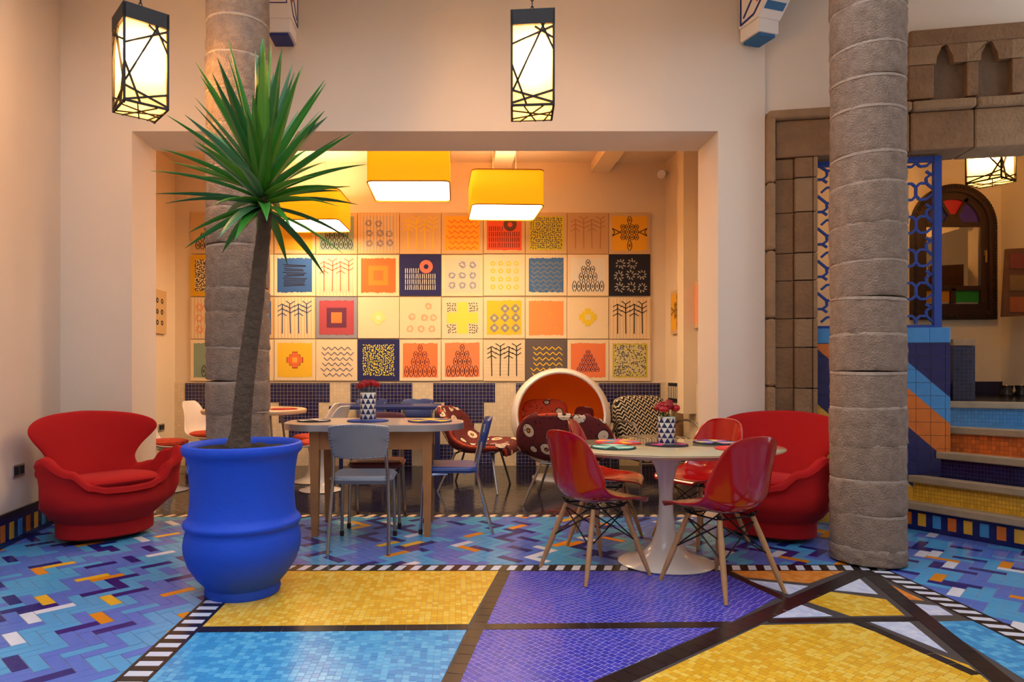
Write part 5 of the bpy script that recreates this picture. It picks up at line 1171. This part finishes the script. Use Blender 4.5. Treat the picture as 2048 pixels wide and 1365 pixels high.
m2 = MB(); m2.tube([(.33, -.05, .6), (.33, -.05, .72)], .01, 8); m2.box((.33, -.042, .7), (.03, .012, .05)); m2.build('latch', mat('brass', (170, 140, 80), .35, metal=.8), mr)
# carved panel leaning on the hall pier, folding screen behind the grille, floor candle holders
px_, pz_ = at(2040, 632, 6.5); cp = thing('carved_panel', (px_ + .06, 6.66, pz_), 0, 'carved wooden panel with painted squares hung on the hall pier', 'panel')
m2 = MB(); m2.prism([(-.12, 0), (.3, .02), (.3, .68), (-.08, .66)], 0, .035, XZ); m2.build('board', mat('old_wood', (96, 62, 38), .6, var=.4, vscale=15), cp)
for i in range(3): m2 = MB(); m2.box((.02, -.038, .12 + i * .21), (.16, .008, .15)); m2.build('inset', mat('inset_%d' % i, ((150, 80, 40), (120, 90, 50), (110, 50, 40))[i], .6, var=.4), cp)
sc_ = thing('folding_screen', (2.95, 6.35, UZ), 0, 'wooden screen with amber and red panes behind the blue grille', 'screen')
m2 = MB(); m2.box((-.2, 0, .95), (.05, .05, 1.9)); m2.box((.2, 0, .95), (.05, .05, 1.9))
for z in (.03, .5, .97, 1.44, 1.88): m2.box((0, 0, z), (.4, .045, .05))
m2.build('frame', mat('screen_wood', (80, 48, 28), .5, var=.3), sc_)
for i, z in enumerate((.265, .735, 1.205, 1.66)): m2 = MB(); m2.box((0, 0, z), (.36, .012, .43)); m2.build('pane', mat('screen_pane_%d' % i, ((120, 30, 30), (30, 70, 120), (200, 140, 40), (200, 150, 60))[i], .3), sc_)
for i, (p_, lab) in enumerate(((2010, 'black candle holder on the hall floor below the mirror'), (2040, 'small black candle holder with a lit flame beside the hall pier'))):
    x_ = at(p_, 0, 6.62)[0]; ch = thing('candle_holder', (x_, 6.6, UZ), 0, lab, 'candle holder')
    m2 = MB(); m2.lathe([(0, 0), (.055, 0), (.06, .02), (.045, .05), (.055, .1), (.05, .1), (.03, .06), (0, .06)], 20); m2.build('cup', black_tile, ch, smooth=True)
    m2 = MB(); m2.lathe([(0, .06), (.008, .075), (.005, .09), (0, .105)], 10); m2.build('flame', mat('flame', (255, 200, 90), .5, emit=(255, 170, 60), estr=6), ch, smooth=True)
# wall sockets, spot
def socket(loc, rz, label):
    t = thing('wall_socket', loc, rz, label, 'socket'); m2 = MB(); m2.box((0, -.006, 0), (.15, .012, .085)); m2.build('plate', chrome, t, bevel=.004)
    m2 = MB(); m2.box((-.035, -.0135, 0), (.05, .004, .055)); m2.build('outlet', rubber, t); m2 = MB(); m2.box((.035, -.0135, 0), (.05, .004, .055)); m2.build('outlet', rubber, t)
p = L0 - ld * .72; p = L0 - ld * ((YW - 4.62) / ld.y); socket((p.x + .001, p.y, at(0, 941, 4.62)[1]), math.atan2(ld.y, ld.x), 'double steel wall socket beside the red armchair')
socket((AXL + .001, 7.9, .5), R(90), 'double steel wall socket inside the alcove beside the tulip chairs')
sp = thing('wall_spot', (AXR - .07, YN - .12, AZ - .17), 0, 'small white round spot in the alcove ceiling corner', 'spotlight')
m2 = MB(); m2.tube([(0, 0, 0), (-.04, -.08, -.03)], .05, 16); m2.build('head', wht_l, sp, smooth=True); m2 = MB(); m2.tube([(0, 0, 0), (.07, .02, .02)], .012, 8); m2.build('bracket', wht_l, sp)
